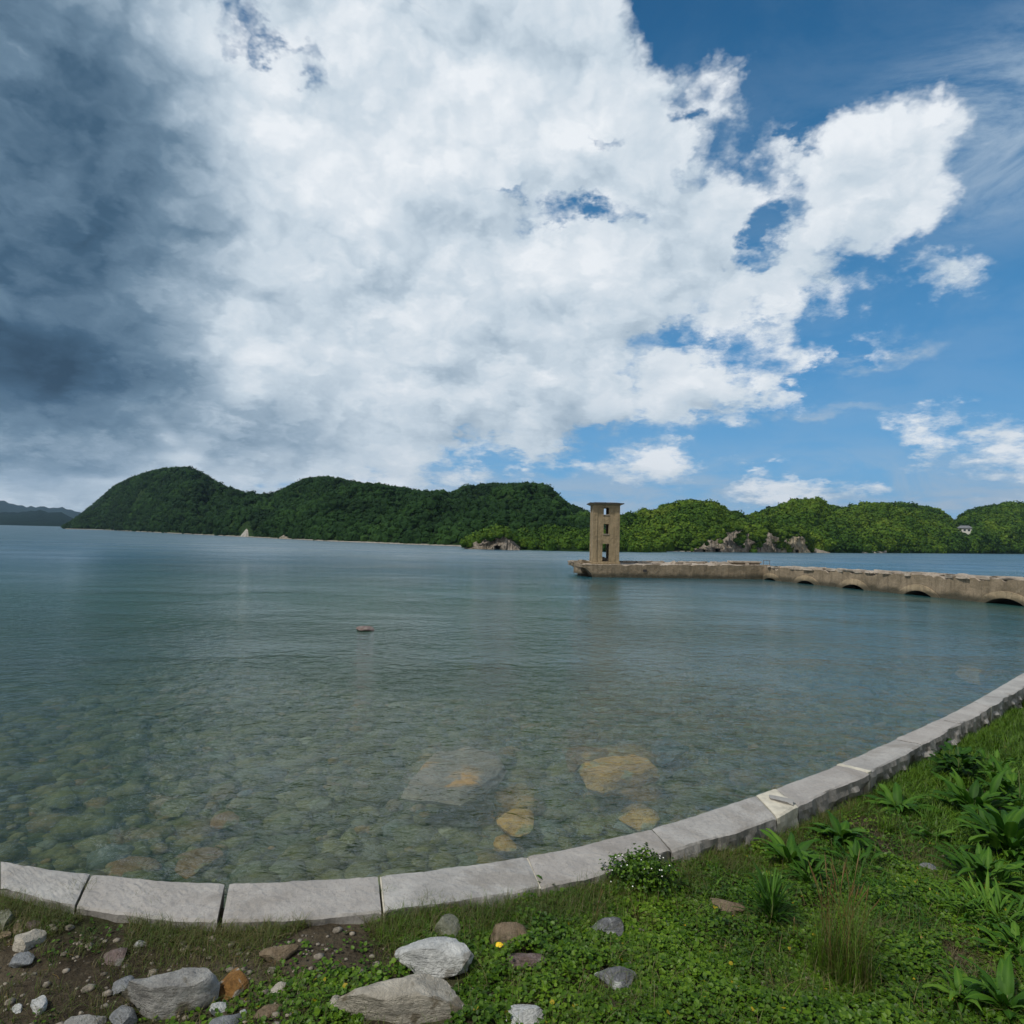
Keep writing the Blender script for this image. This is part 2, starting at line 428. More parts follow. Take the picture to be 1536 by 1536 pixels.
# hill soil under the trees, rock where it is steep is separate geometry
def hillm():
    m, n = new_mat('hill_undergrowth')
    pos = n.n('ShaderNodeNewGeometry').outputs['Position']
    a = n.noise(pos, 0.5, 8, 0.7)
    c = n.mix(n.mr(a, 0.35, 0.65), (.010, .022, .007), (.028, .055, .014))
    finish(n, c, 0.9, a, 1.0, 1.0, 0.05)
    return m
M['hill'] = hillm()
def cliffm(name, a1, a2, a3):
    m, n = new_mat(name)
    pos = n.n('ShaderNodeNewGeometry').outputs['Position']
    p2 = n.vm('MULTIPLY', pos, (1, 1, 0.45))
    a = n.noise(p2, 0.35, 8, 0.7, 0.6)
    b = n.noise(p2, 1.4, 7, 0.75, 0.3)
    c = n.mix(n.mr(a, 0.38, 0.6), a1, a2)
    c = n.mix(n.mr(b, 0.5, 0.68, 0.0, 0.85), c, a3)
    g = n.noise(pos, 0.6, 6, 0.7)
    c = n.mix(n.mr(g, 0.56, 0.62, 0.0, 0.85), c, (.035, .06, .018))
    finish(n, c, 0.9, n.math('ADD', b, a), 1.0, 0.8, 0.1)
    return m
M['cliff'] = cliffm('cliff_rock', (.16, .135, .105), (.34, .295, .245), (.48, .42, .34))
M['cliff_pale'] = cliffm('pale_cliff_rock', (.28, .23, .16), (.46, .40, .29), (.50, .46, .37))
M['scar'] = plain('pale_scree', (.27, .255, .225), 0.9, 0.25, 0.8)
M['beach'] = plain('beach_stones', (.24, .22, .19), 0.9, 0.35, 0.8)
def far_m(name, c1, c2):
    m, n = new_mat(name)
    pos = n.n('ShaderNodeNewGeometry').outputs['Position']
    a = n.noise(pos, 0.012, 8, 0.7)
    finish(n, n.mix(n.mr(a, 0.35, 0.65), c1, c2), 0.95, a, 1.0, 30.0, 0.0)
    return m
M['far'] = far_m('distant_wooded_slope', (.006, .016, .014), (.014, .030, .020))
M['canopy_dark'] = leaf_mat('canopy_dark', [(.009, .022, .009), (.014, .036, .012), (.023, .056, .016), (.038, .080, .020)], 0.75, 0.0)
M['canopy'] = leaf_mat('canopy', [(.018, .045, .011), (.040, .088, .015), (.072, .130, .018), (.120, .175, .026)], 0.75, 0.0)


# water: clear near the wall, a green-blue body further out; fresnel reflection on ripples
def water():
    m, n = new_mat('sea_water')
    geo = n.n('ShaderNodeNewGeometry'); pos = geo.outputs['Position']
    yy = n.n('ShaderNodeSeparateXYZ', ins={0: pos}).outputs[1]
    # ripples, longer across the view of the wind (world X)
    p1 = n.vm('MULTIPLY', pos, (0.85, 1.0, 0.0))
    w0 = n.noise(p1, 0.45, 3, 0.5, 0.3)
    w1 = n.noise(p1, 2.9, 4, 0.55, 0.35)
    w2 = n.noise(n.vm('MULTIPLY', pos, (0.75, 1.0, 0.0)), 8.0, 3, 0.6, 0.4)
    h = n.math('ADD', n.math('MULTIPLY', w0, 0.10), n.math('ADD', n.math('MULTIPLY', w1, 0.065), n.math('MULTIPLY', w2, 0.018)))
    h = n.math('MULTIPLY', h, n.mr(n.noise(n.vm('MULTIPLY', pos, (0.5, 1.0, 0.0)), 0.12, 3, 0.55), 0.35, 0.65, 0.7, 1.6))
    bmp = n.n('ShaderNodeBump', ins={'Height': h, 'Strength': 1.0, 'Distance': 1.0})
    fr = n.n('ShaderNodeFresnel', ins={'IOR': 1.33, 'Normal': bmp.outputs[0]})
    gl = n.n('ShaderNodeBsdfGlossy', ins={'Color': (1, 1, 1, 1), 'Roughness': n.mr(yy, 15.0, 160.0, 0.05, 0.32), 'Normal': bmp.outputs[0]})
    lw = n.noise(pos, 0.06, 4, 0.6)
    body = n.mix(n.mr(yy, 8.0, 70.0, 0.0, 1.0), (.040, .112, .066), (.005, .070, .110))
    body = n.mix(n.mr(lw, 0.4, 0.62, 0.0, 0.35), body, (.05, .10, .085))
    df = n.n('ShaderNodeBsdfDiffuse', ins={'Color': body})
    tr = n.n('ShaderNodeBsdfTransparent', ins={'Color': (.86, .94, .82, 1)})
    rf = n.n('ShaderNodeBsdfRefraction', ins={'Color': (.86, .94, .82, 1), 'Roughness': 0.0, 'IOR': 1.33, 'Normal': bmp.outputs[0]})
    tr = n.n('ShaderNodeMixShader', ins={0: 0.30, 1: tr.outputs[0], 2: rf.outputs[0]})
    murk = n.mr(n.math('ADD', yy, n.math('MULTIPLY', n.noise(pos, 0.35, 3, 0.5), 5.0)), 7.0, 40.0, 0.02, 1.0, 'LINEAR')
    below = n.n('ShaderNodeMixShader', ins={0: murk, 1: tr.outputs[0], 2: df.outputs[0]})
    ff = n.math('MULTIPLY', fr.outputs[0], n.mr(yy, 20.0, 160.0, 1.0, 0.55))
    mx = n.n('ShaderNodeMixShader', ins={0: ff, 1: below.outputs[0], 2: gl.outputs[0]})
    o = n.n('ShaderNodeOutputMaterial'); n.link(mx.outputs[0], o.inputs[0])
    return m
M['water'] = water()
def bedm(name, stones):
    m, n = new_mat(name)
    pos = n.n('ShaderNodeNewGeometry').outputs['Position']
    if stones:
        t = n.n('ShaderNodeAttribute', attribute_name='tone').outputs['Fac']
        c = n.ramp(t, [(0.0, (.06, .065, .03)), (0.2, (.14, .14, .065)), (0.45, (.21, .20, .10)), (0.62, (.27, .25, .15)), (0.75, (.20, .22, .18)), (0.86, (.36, .22, .10)), (0.93, (.18, .22, .27)), (1.0, (.45, .44, .34))])
        a = n.noise(pos, 7, 6, 0.7)
        c = n.mix(n.mr(a, 0.4, 0.65, 0.0, 0.6), c, (.07, .085, .035))
    else:
        a = n.noise(pos, 1.2, 8, 0.7)
        c = n.mix(n.mr(a, 0.4, 0.6), (.035, .045, .022), (.09, .10, .055))
    finish(n, c, 0.9, a, 0.8, 0.1, 0.1)
    return m
M['bed'] = bedm('seabed_silt', False)
M['cobble'] = bedm('submerged_cobbles', True)
# ---------- profile helpers --------------------------------------------
def interp(pts, x):
    xs = [p[0] for p in pts]; ys = [p[1] for p in pts]
    return float(np.interp(x, xs, ys))


def fb(x, y, z=0.0, o=5):
    return noise.fractal(Vector((x, y, z)), 0.9, 2.0, o)


# unit crowns: a rough core with many small leaf clumps over it -----------
def ico(sub):
    import bmesh
    bm = bmesh.new(); bmesh.ops.create_icosphere(bm, subdivisions=sub, radius=1.0)
    v = np.array([x.co[:] for x in bm.verts]); f = np.array([[q.index for q in x.verts] for x in bm.faces])
    bm.free(); return v, f


ICO = {k: ico(k) for k in (1, 2, 3, 4)}


def crown_proto(seed, clumps, sub=2, amp=0.28):
    v, f = ICO[sub]
    r = 1 + amp*np.array([noise.fractal(Vector((p[0]*1.6+seed*3.1, p[1]*1.6, p[2]*1.6+seed)), 0.7, 2.0, 4) for p in v])
    core = v * (r*0.88)[:, None]; core[:, 2] *= 0.85
    rng = np.random.default_rng(seed)
    nv = [core]; nf = [f]; b = len(core)
    d = rng.normal(size=(clumps, 3)); d /= np.linalg.norm(d, axis=1)[:, None]
    d[:, 2] = np.where(d[:, 2] < -0.3, -d[:, 2], d[:, 2])
    rr = np.array([1 + amp*noise.fractal(Vector((p[0]*1.6+seed*3.1, p[1]*1.6, p[2]*1.6+seed)), 0.7, 2.0, 4) for p in d])
    c = d * (rr*rng.uniform(0.86, 1.08, clumps))[:, None]; c[:, 2] *= 0.85
    u = rng.normal(size=(clumps, 3)); u -= (u*d).sum(1)[:, None]*d*rng.uniform(0.3, 0.9, clumps)[:, None]; u /= np.linalg.norm(u, axis=1)[:, None]
    w = np.cross(u, d + 0.5*rng.normal(size=(clumps, 3))); w /= np.linalg.norm(w, axis=1)[:, None]
    s = rng.uniform(0.10, 0.2, clumps)[:, None]
    q = np.stack([c-u*s, c-w*s*0.7+u*s*0.2, c+u*s, c+w*s*0.8], 1).reshape(-1, 3)
    qi = np.arange(clumps*4).reshape(-1, 4) + b
    tris = np.concatenate([qi[:, [0, 1, 2]], qi[:, [0, 2, 3]]])
    tone = np.concatenate([np.full(len(core), 0.30), np.repeat(rng.uniform(0.0, 1.0, clumps), 4)])
    return np.concatenate([core, q]), np.concatenate([f, tris]), tone


def scatter_np(name, protos, pts, radii, mat, tone_add=None, squash=1.0, kind='stuff', label=None, cat=None, tone_w=0.5):
    V, Fs, T = [], [], []; b = 0
    for i, (p, r) in enumerate(zip(pts, radii)):
        v, f, t = protos[i % len(protos)]
        a = random.uniform(0, 6.283); ca, sa_ = math.cos(a), math.sin(a)
        rot = np.array([[ca, -sa_, 0], [sa_, ca, 0], [0, 0, squash*random.uniform(0.85, 1.25)]])
        V.append(v @ rot.T * r + np.array(p)); Fs.append(f + b); b += len(v)
        T.append(np.clip(t*tone_w + (tone_add[i] if tone_add is not None else 0.2), 0, 1))
    o = mesh_np(name, np.concatenate(V), np.concatenate(Fs), mat, attr=np.concatenate(T), smooth=False)
    return tag(o, label, cat, kind=kind)


FAR = [crown_proto(s, 18, 1) for s in range(5)]
NEAR = [crown_proto(s+20, 150, 2) for s in range(7)]


def hill(name, ridge, shore, kdist, n_u, n_v, crown_r, spacing, tree_protos, tree_mat, wood_label, prof=0.62, rough=0.10, cliffs=(), tone0=0.15, dmax=900, tones=(), clear=()):
    """a hill from its shoreline up to its ridge and down behind, as ground; and the wood that covers it"""
    x0, x1 = ridge[0][0], ridge[-1][0]
    us = np.linspace(x0, x1, n_u)
    rows = []
    nb = max(4, n_v//4)
    for x in us:
        s = at(x, interp(shore, x), 0.0)
        ds = min(math.hypot(s.x, s.y), dmax)
        dirv = Vector((s.x, s.y, 0)).normalized()
        k = interp(kdist, x) if isinstance(kdist, list) else kdist
        dr = ds*k
        ry = interp(ridge, x)
        r = ray(x, ry)
        slope = r.z/math.hypot(r.x, r.y)
        zr = max(0.4, CAM_Z + slope*dr - crown_r*0.95)
        col = []
        for j in range(n_v+1):
            t = j/n_v
            d = ds + (dr-ds)*t
            z = zr*(t**prof)
            gul = fb(x*0.012+3, d*0.02, 1.0)*zr*rough*math.sin(math.pi*min(1, t*1.02))*4.5
            z = z + gul
            lim = CAM_Z + slope*d*0.985 - crown_r*0.95
            if z > lim - 0.15*zr*(1-t): z = min(z, lim - (0.15*zr*(1-t))*0.0) if z < lim else lim
            col.append((dirv.x*d, dirv.y*d, max(z, 0.05 if j else -0.6)))
        for j in range(1, nb+1):
            t = j/nb
            d = dr*(1 + 0.55*t)
            col.append((dirv.x*d, dirv.y*d, zr*(1-t)**1.4*(1+0.0) - 0.5*t))
        rows.append(col)
    A = np.array(rows); nu, nv = A.shape[:2]
    idx = np.arange(nu*nv).reshape(nu, nv)
    q = np.stack([idx[:-1, :-1], idx[1:, :-1], idx[1:, 1:], idx[:-1, 1:]], -1).reshape(-1, 4)
    h = mesh_np(name, A.reshape(-1, 3), q, M['hill'])
    tag(h, kind='structure')
    # trees: even spacing over the slope that faces the bay and just past the ridge
    pts, rad, ta = [], [], []
    jmax = n_v + max(1, int(nb*0.18))
    for i in range(nu-1):
        for j in range(0, jmax):
            a, b_, c, d_ = A[i, j], A[i+1, j], A[i+1, j+1], A[i, j+1]
            area = np.linalg.norm(np.cross(b_-a, d_-a))
            m = RNG.poisson(area/spacing**2)
            for _ in range(m):
                s_, t_ = RNG.random(2)
                p = (a*(1-s_)+b_*s_)*(1-t_)+(d_*(1-s_)+c*s_)*t_
                xx = us[i] + (us[i+1]-us[i])*s_
                tt = (j+t_)/n_v
                if any(cx0 < xx < cx1 and tt < th*(0.75+0.6*fb(xx*0.05, tt*4, 7)) for cx0, cx1, th in cliffs): continue
                if p[2] < 0.25: continue
                if clear:
                    pp = proj(p)
                    if any(c0 < pp[0] < c1 and c2 < pp[1] < c3 for c0, c1, c2, c3 in clear): continue
                r_ = crown_r*(random.uniform(0.5, 1.1) if random.random() < .78 else random.uniform(1.1, 1.75))*(0.8 if j >= n_v-1 else 1)
                pts.append((p[0], p[1], p[2] + r_*0.25)); rad.append(r_)
                base = tone0 + 0.55*fb(p[0]*0.035, p[1]*0.035, 4) + random.uniform(-0.12, 0.16)
                for (tx0, tx1, tv, add) in tones:
                    if tx0 < xx < tx1 and tt < tv: base += add
                ta.append(base)
    w = scatter_np('forest', tree_protos, pts, rad, tree_mat, ta)
    tag(w, wood_label, 'woodland', kind='stuff')
    return A, us, len(pts)


SHORE = [(-200, 786), (96, 792), (200, 797), (300, 802), (400, 807), (500, 812), (600, 816), (700, 820), (780, 823), (860, 825), (930, 826), (1000, 827), (1060, 828), (1210, 829), (1300, 829.5), (1420, 830), (1700, 832)]
n1 = hill('hill', [(94, 791), (112, 779), (140, 756), (170, 728), (200, 714), (232, 704), (262, 699), (282, 702), (305, 714), (330, 727), (360, 738), (385, 740), (400, 742), (430, 735), (470, 741), (540, 760), (640, 790), (700, 812)],
     SHORE, 1.55, 130, 26, 1.9, 2.35, FAR, M['canopy_dark'], 'dark wooded slope of the highest leftmost hill across the bay', 0.55, tone0=0.12, dmax=650, clear=[(361, 382, 786, 806)])
n2 = hill('hill', [(380, 806), (392, 765), (402, 744), (430, 730), (455, 719), (480, 716), (508, 717), (530, 725), (560, 727), (600, 730), (640, 737), (675, 738), (700, 745), (760, 770), (830, 800), (868, 820)],
     SHORE, 1.75, 120, 26, 1.5, 1.85, FAR, M['canopy_dark'], 'dark green wooded slope of the flat-topped hill left of centre', 0.6, tone0=0.2, dmax=650, clear=[(421, 438, 800, 810)])
n3 = hill('hill', [(560, 814), (600, 785), (640, 757), (675, 740), (690, 730), (720, 726), (760, 727), (800, 725), (820, 730), (832, 742), (850, 757), (880, 770), (900, 778), (940, 786), (1000, 800), (1040, 822)],
     SHORE, [(560, 1.9), (700, 2.3), (1040, 2.3)], 120, 28, 1.5, 1.95, FAR, M['canopy_dark'], 'dark wooded slope behind the tower with a steep right shoulder', 0.6, tone0=0.26, dmax=650)
n4 = hill('hill', [(692, 820), (705, 806), (730, 794), (770, 788), (820, 791), (880, 797), (935, 800), (980, 815), (1000, 825)],
     [(692, 822), (780, 825), (860, 827), (1000, 829)], 1.25, 70, 12, 1.25, 1.5, NEAR, M['canopy'], 'low green wooded point with a bare rock end beside the tower', 0.55,
     cliffs=[(696, 782, 0.5)], tone0=0.24)
n5 = hill('hill', [(905, 800), (918, 790), (935, 779), (960, 769), (990, 758), (1030, 755), (1065, 756), (1090, 764), (1110, 771), (1130, 779), (1165, 800), (1185, 818), (1192, 828)],
     SHORE, 1.45, 80, 22, 1.7, 2.0, NEAR, M['canopy'], 'bright green rounded wooded hill just right of the tower', 0.6, tone0=0.36, tones=[(900, 1200, 0.25, -0.05)],
     cliffs=[(1033, 1086, 0.06), (1086, 1135, 0.12)])
n6 = hill('hill', [(1085, 815), (1105, 788), (1125, 773), (1150, 766), (1180, 758), (1195, 753), (1208, 750), (1225, 752), (1240, 758), (1262, 765), (1290, 780), (1330, 805), (1350, 829)],
     SHORE, 1.6, 80, 22, 1.9, 2.2, NEAR, M['canopy'], 'green wooded hill with pale cliffs at its foot right of centre', 0.6, tone0=0.34,
     cliffs=[(1085, 1125, 0.13), (1138, 1168, 0.12), (1180, 1210, 0.12), (1210, 1222, 0.05)])
n7 = hill('hill', [(1215, 825), (1235, 790), (1252, 768), (1275, 763), (1300, 758), (1325, 756), (1350, 757), (1380, 762), (1405, 767), (1420, 776), (1435, 792), (1452, 812), (1465, 830)],
     SHORE, 1.5, 76, 22, 2.1, 2.5, NEAR, M['canopy'], 'green wooded hill below the puffy clouds second from the right edge', 0.6, tone0=0.26)
n8 = hill('hill', [(1398, 828), (1412, 808), (1425, 790), (1440, 775), (1460, 763), (1485, 757), (1510, 755), (1536, 759), (1580, 775), (1640, 800), (1680, 831)],
     SHORE, 1.35, 70, 22, 2.6, 3.1, NEAR, M['canopy'], 'dark green wooded hill with a house at the right edge', 0.6, tone0=0.16, clear=[(1432, 1466, 788, 811)])
print('TREES', [n[2] for n in (n1, n2, n3, n4, n5, n6, n7, n8)])
HILLS = dict(zip('12345678', (n1, n2, n3, n4, n5, n6, n7, n8)))

# distant mountains beyond the open sea on the left
def far_ridge(pts, Yd, lab, mat, depth=0.3):
    rows = []
    for x in np.linspace(pts[0][0], pts[-1][0], 70):
        y = interp(pts, x) + 1.6*fb(x*0.06, Yd)
        p = at_y(x, y, Yd)
        base = at_y(x, y, Yd*(1-depth))
        rows.append([(base.x, base.y, -1.0)] + [(p.x*(1-depth*(1-t)), p.y*(1-depth*(1-t)), p.z*t**0.8*(1+0.12*fb(x*0.1, t*5))-(0.12*p.z if 0 < t < 1 else 0)) for t in (0.2, 0.4, 0.6, 0.8, 1.0)] + [(p.x*1.3, p.y*1.3, -1.0)])
    A = np.array(rows); nu, nv = A.shape[:2]
    idx = np.arange(nu*nv).reshape(nu, nv)
    q = np.stack([idx[:-1, :-1], idx[1:, :-1], idx[1:, 1:], idx[:-1, 1:]], -1).reshape(-1, 4)
    tag(mesh_np('distant_mountains', A.reshape(-1, 3), q, mat), kind='structure')
far_ridge([(-260, 770), (-120, 764), (0, 769), (30, 768), (60, 766), (90, 769), (112, 778), (160, 789), (190, 793)], 1800, '', M['far'])
far_ridge([(-260, 730), (-100, 742), (0, 751), (20, 756), (45, 761), (70, 760), (95, 763), (130, 770), (200, 778)], 3400, '', M['far'])


# bare rock: cliff faces and boulders along the far shore ------------------
def cliff(name, x0, x1, top, shore_y, dist, mat, back=6.0, seed=0, n=40, m=22, caves=()):
    """a rough rock face standing at the shore, from px-direction x0 to x1, thick behind"""
    A = []; off_ = dist
    for i in range(n+1):
        x = x0 + (x1-x0)*i/n
        if off_ < 0: dist = shd(x) + off_
        ty = interp(top, x)
        s = at(x, shore_y, 0.0); dv = Vector((s.x, s.y, 0)).normalized()
        r = ray(x, ty); sl = r.z/math.hypot(r.x, r.y)
        row = []
        for j in range(m+1):
            t = j/m
            d = dist + back*(t**1.3)
            htop = CAM_Z + sl*(dist+back)
            z = -0.5 + (htop+0.5)*t
            e = fb(x*0.09+seed, z*0.35, seed, 6)*1.3 + 1.3*abs(fb(x*0.22, z*0.12, seed+5, 4)) + 1.6*(fb(x*0.035, 1.7, seed, 3))
            for cx, cw, ch in caves:
                e += 4.5*math.exp(-((x-cx)/cw)**2)*(1 if z < ch else 0)
            e *= math.sin(math.pi*min(max((i+0.6)/(n+1.2), 0), 1))**0.4
            dd = d + e
            row.append((dv.x*dd, dv.y*dd, z))
        dd = dist+back+9
        row.append((dv.x*dd, dv.y*dd, htop*0.9)); row.append((dv.x*dd, dv.y*dd, -0.5))
        A.append(row)
    A = np.array(A); nu, nv = A.shape[:2]
    idx = np.arange(nu*nv).reshape(nu, nv)
    q = np.stack([idx[:-1, :-1], idx[1:, :-1], idx[1:, 1:], idx[:-1, 1:]], -1).reshape(-1, 4)
    o = mesh_np(name, A.reshape(-1, 3), q, mat, smooth=False)
    return tag(o, kind='structure')


def shd(x):
    s = at(x, interp(SHORE, x), 0); return math.hypot(s.x, s.y)
cliff('cliff', 697, 780, [(697, 819), (706, 816), (714, 812), (722, 813), (731, 806), (738, 808), (745, 802), (752, 800), (758, 804), (765, 806), (772, 814), (780, 821)], 824, 152, M['cliff'], 4, 1, n=70, m=20, caves=[(746, 3, 0.9)])
CL_TOP = [(1028, 828), (1038, 821), (1052, 815), (1064, 808), (1076, 806), (1084, 806), (1090, 799), (1100, 795), (1108, 793), (1118, 795), (1126, 803), (1134, 806), (1140, 803), (1147, 797), (1154, 794), (1161, 798), (1170, 805), (1180, 806)]
cliff('cliff', 1028, 1180, CL_TOP, 829, -3.5, M['cliff'], 7, 2, n=130, m=30, caves=[(1075, 4, 1.0), (1056, 2, .7)])
cliff('cliff', 1172, 1216, [(1172, 820), (1182, 808), (1190, 799), (1198, 800), (1205, 806), (1216, 826)], 829, -5, M['cliff_pale'], 7, 5, caves=[(1184, 4, 1.5), (1195, 2, 1.0)])
# shrubs that break up the rock
pts, rad, ta = [], [], []
for _ in range(46):
    x = random.choice((random.gauss(712, 9), random.gauss(735, 8), random.gauss(756, 8), random.gauss(772, 6))); y = interp([(697, 817), (722, 809), (738, 803), (752, 797), (765, 801), (780, 815)], x) + random.uniform(-3, 4)
    r = ray(x, y); d = 156 + random.uniform(-3, 3); k = d/math.hypot(r.x, r.y)
    pts.append((r.x*k, r.y*k, CAM_Z + r.z*k)); rad.append(random.uniform(.5, 1.1)); ta.append(.3+random.uniform(-.15, .15))
for (cx, y0, y1, w, n_) in [(x_, interp(CL_TOP, x_)-4, interp(CL_TOP, x_)+random.uniform(-2, 5), 3, 2) for x_ in range(1032, 1184, 5)] + [(x_, 797, 804, 3, 2) for x_ in range(1178, 1214, 5)] + list(((1112, 802, 826, 6, 14), (1134, 806, 828, 5, 11), (1172, 808, 826, 4, 8), (1095, 786, 793, 12, 8), (1153, 786, 792, 12, 8), (1066, 801, 806, 18, 9), (1190, 793, 800, 12, 9), (1050, 812, 818, 12, 8), (1084, 800, 815, 4, 6), (1215, 808, 828, 8, 16), (1030, 815, 828, 8, 10), (1144, 800, 812, 3, 4))):
    for _ in range(n_):
        x = random.gauss(cx, w*.5); y = random.uniform(y0, y1)
        r = ray(x, y); d = shd(x) - random.uniform(1.0, 6.0); k = d/math.hypot(r.x, r.y)
        pts.append((r.x*k, r.y*k, CAM_Z + r.z*k)); rad.append(random.uniform(.5, 1.2)*(.7 if x < 1086 else 1)); ta.append(.36+random.uniform(-.15, .2))
tag(scatter_np('shrubs', NEAR, pts, rad, M['canopy'], ta), 'green shrubs growing over the pale cliff faces', 'shrubs', kind='stuff')
cliff('cliff', 1210, 1245, [(1210, 822), (1222, 822), (1245, 829)], 830, shd(1225)-3, M['cliff'], 3, 6, n=16, m=8)
cliff('cliff', 361, 381, [(361, 803), (369, 793), (376, 789), (381, 802)], 806, shd(371)-3, M['scar'], 9, 8, n=14, m=12)
cliff('cliff', 419, 441, [(419, 806), (430, 800), (441, 808)], 809, shd(430)-3, M['cliff'], 5, 9, n=14, m=10)
# beaches
def beach(x0, x1, w, z, mat, n=30):
    A = []
    for i in range(n+1):
        x = x0+(x1-x0)*i/n
        s = at(x, interp(SHORE, x), 0); d = min(math.hypot(s.x, s.y), 640); dv = Vector((s.x, s.y, 0)).normalized()
        e = math.sin(math.pi*i/n)**0.5
        A.append([(dv.x*(d-w*e*(1+0.3*fb(x*.05, 0))), dv.y*(d-w*e*(1+0.3*fb(x*.05, 0))), -0.2), (dv.x*(d-w*.5*e), dv.y*(d-w*.5*e), z*.6), (dv.x*(d+1), dv.y*(d+1), z), (dv.x*(d+4), dv.y*(d+4), z*1.2)])
    A = np.array(A); nu, nv = A.shape[:2]; idx = np.arange(nu*nv).reshape(nu, nv)
    q = np.stack([idx[:-1, :-1], idx[1:, :-1], idx[1:, 1:], idx[:-1, 1:]], -1).reshape(-1, 4)
    tag(mesh_np('beach', A.reshape(-1, 3), q, mat), kind='structure')
beach(98, 700, 5, 0.35, M['beach'], 80)
beach(965, 1036, 2, 0.22, M['beach'])
beach(1290, 1330, 5, 0.9, M['beach'])
beach(780, 930, 2, 0.4, M['beach'])
# ---------- the ruined jetty and its tower -------------------------------
JA = Vector((5.95, 55.6, 0)); JB = Vector((22.1, 58.4, 0)); JE = Vector((31.6, 29.5, 0))


def frame(a, b):
    d = (b-a); L = d.length; d.normalize()
    n = Vector((-d.y, d.x, 0))
    if n.y < 0 and abs(n.y) > 0.5: n = -n
    return d, n, L


def along(px, a, b):
    """distance along a-b (on the water) seen in pixel column px"""
    d, n, L = frame(a, b)
    r = ray(px, 868); u = Vector((r.x, r.y, 0))
    # a + s d = t u
    det = d.x*(-u.y) + u.x*d.y
    return (-a.x*(-u.y) + u.x*(-a.y)) / det if abs(det) > 1e-6 else 0


def sweep(name, a, b, width, ztop, zlow, parent, mat, ds=0.14, side=1, chip=0.10, seed=0, s0=0, s1=None, nf=7):
    """a wall-like mass along a-b: rough face, broken top edge; zlow(s) lets arches pierce it"""
    d, n, L = frame(a, b); n = n*side
    s1 = L if s1 is None else s1
    ns = int((s1-s0)/ds)
    rows = []
    for i in range(ns+1):
        s = s0 + (s1-s0)*i/ns
        zt, zl = ztop(s), zlow(s)
        ch = max(0, fb(s*0.9, seed, 1, 5))*chip*2.2
        c2 = abs(fb(s*2.2, seed, 9, 5))*chip
        prof = [(width, zl), (width*0.5, zl)]
        for k in range(nf+1):
            t = k/nf
            prof.append((0.03*fb(s*1.2, t*2, seed, 5), zl + (zt-ch-zl)*t))
        prof += [(0.10+c2, zt-ch+0.02), (0.18+ch*1.2, zt-0.01)]
        for k in range(1, 7):
            y = 0.2+ch*1.2 + (width-0.2-ch*1.2)*k/6
            prof.append((y, zt + 0.10*fb(s*0.8, y*1.3, seed+3, 6) + 0.05*fb(s*4, y*4, seed, 4)))
        rows.append([tuple(a + d*s + n*y + Vector((0, 0, z))) for y, z in prof])
    A = np.array(rows); nu, nv = A.shape[:2]
    idx = np.arange(nu*nv).reshape(nu, nv)
    r = np.roll(idx, -1, axis=1)
    q = np.stack([idx[:-1], idx[1:], r[1:], r[:-1]], -1).reshape(-1, 4)
    faces = [q]
    caps = np.array([list(idx[0])[::-1], list(idx[-1])])
    mi = np.zeros((nu-1, nv), int); mi[:, nf+2:] = 1
    return mesh_np(name, A.reshape(-1, 3), [q, caps], None, parent, smooth=False, mats=[mat, M['concrete_top']], mat_idx=np.concatenate([mi.ravel(), [0, 0]]))


jet = empty('ruined_jetty', (JB.x, JB.y, 0))
tag(jet, 'long broken brown concrete jetty with low arches crossing the bay', 'jetty')
def rel(o, par):
    o.matrix_parent_inverse = Matrix.Translation(par.location).inverted()
    return o
dA, nA, LA = frame(JA, JB)
dB, nB, LB = frame(JB, JE)
if (nB.x) < 0: nB = -nB
rel(sweep('pier_wall', JA, JB, 4.6, lambda s: 1.06 + 0.012*s, lambda s: -1.2 if s > 1.15 else -1.2 + 2.0*max(0.0, 1-(s/1.15)**2)**0.5*1.0, jet, M['concrete'], seed=1, s1=LA+0.6), jet)
arches = [(1155.5, 8.5), (1209, 12.5), (1280, 16), (1377, 20), (1508, 29)]
AR = []
for px, hw in arches:
    s_c = along(px, JB, JE); s_w = abs(along(px+hw, JB, JE) - along(px-hw, JB, JE))/2
    AR.append((s_c, s_w))
print('ARCHES', AR)
AH = [0.19, 0.26, 0.31, 0.32, 0.36]
AR.append((AR[-1][0] + 5.6, AR[-1][1])); AH.append(0.4)


def zlow_b(s):
    for (c, w), h in zip(AR, AH):
        k = 1.0 - ((s-c)/w)**2
        if k > -0.5:
            z = h*k if k > 0 else k*1.6
            return max(-1.2, z)
    return -1.2


sweep_b = None
dBn = dB
# near side faces the camera side (-X): the mass lies on +nB
def sweep_dir(nm, a, b, *args, **kw):
    d, n, L = frame(a, b)
    side = 1 if n.dot(nB) > 0 else -1
    return sweep(nm, a, b, *args, side=side, **kw)
rel(sweep_dir('arcade_wall', JB + dB*0.0, JE, 3.0, lambda s: 1.12 + 0.016*s + 0.06*fb(s*0.5, 2), zlow_b, jet, M['concrete'], ds=0.07, chip=0.17, seed=4), jet)
M['ring'] = concrete('ring_render', (.40, .31, .20), (.30, .235, .15), (.46, .38, .27))
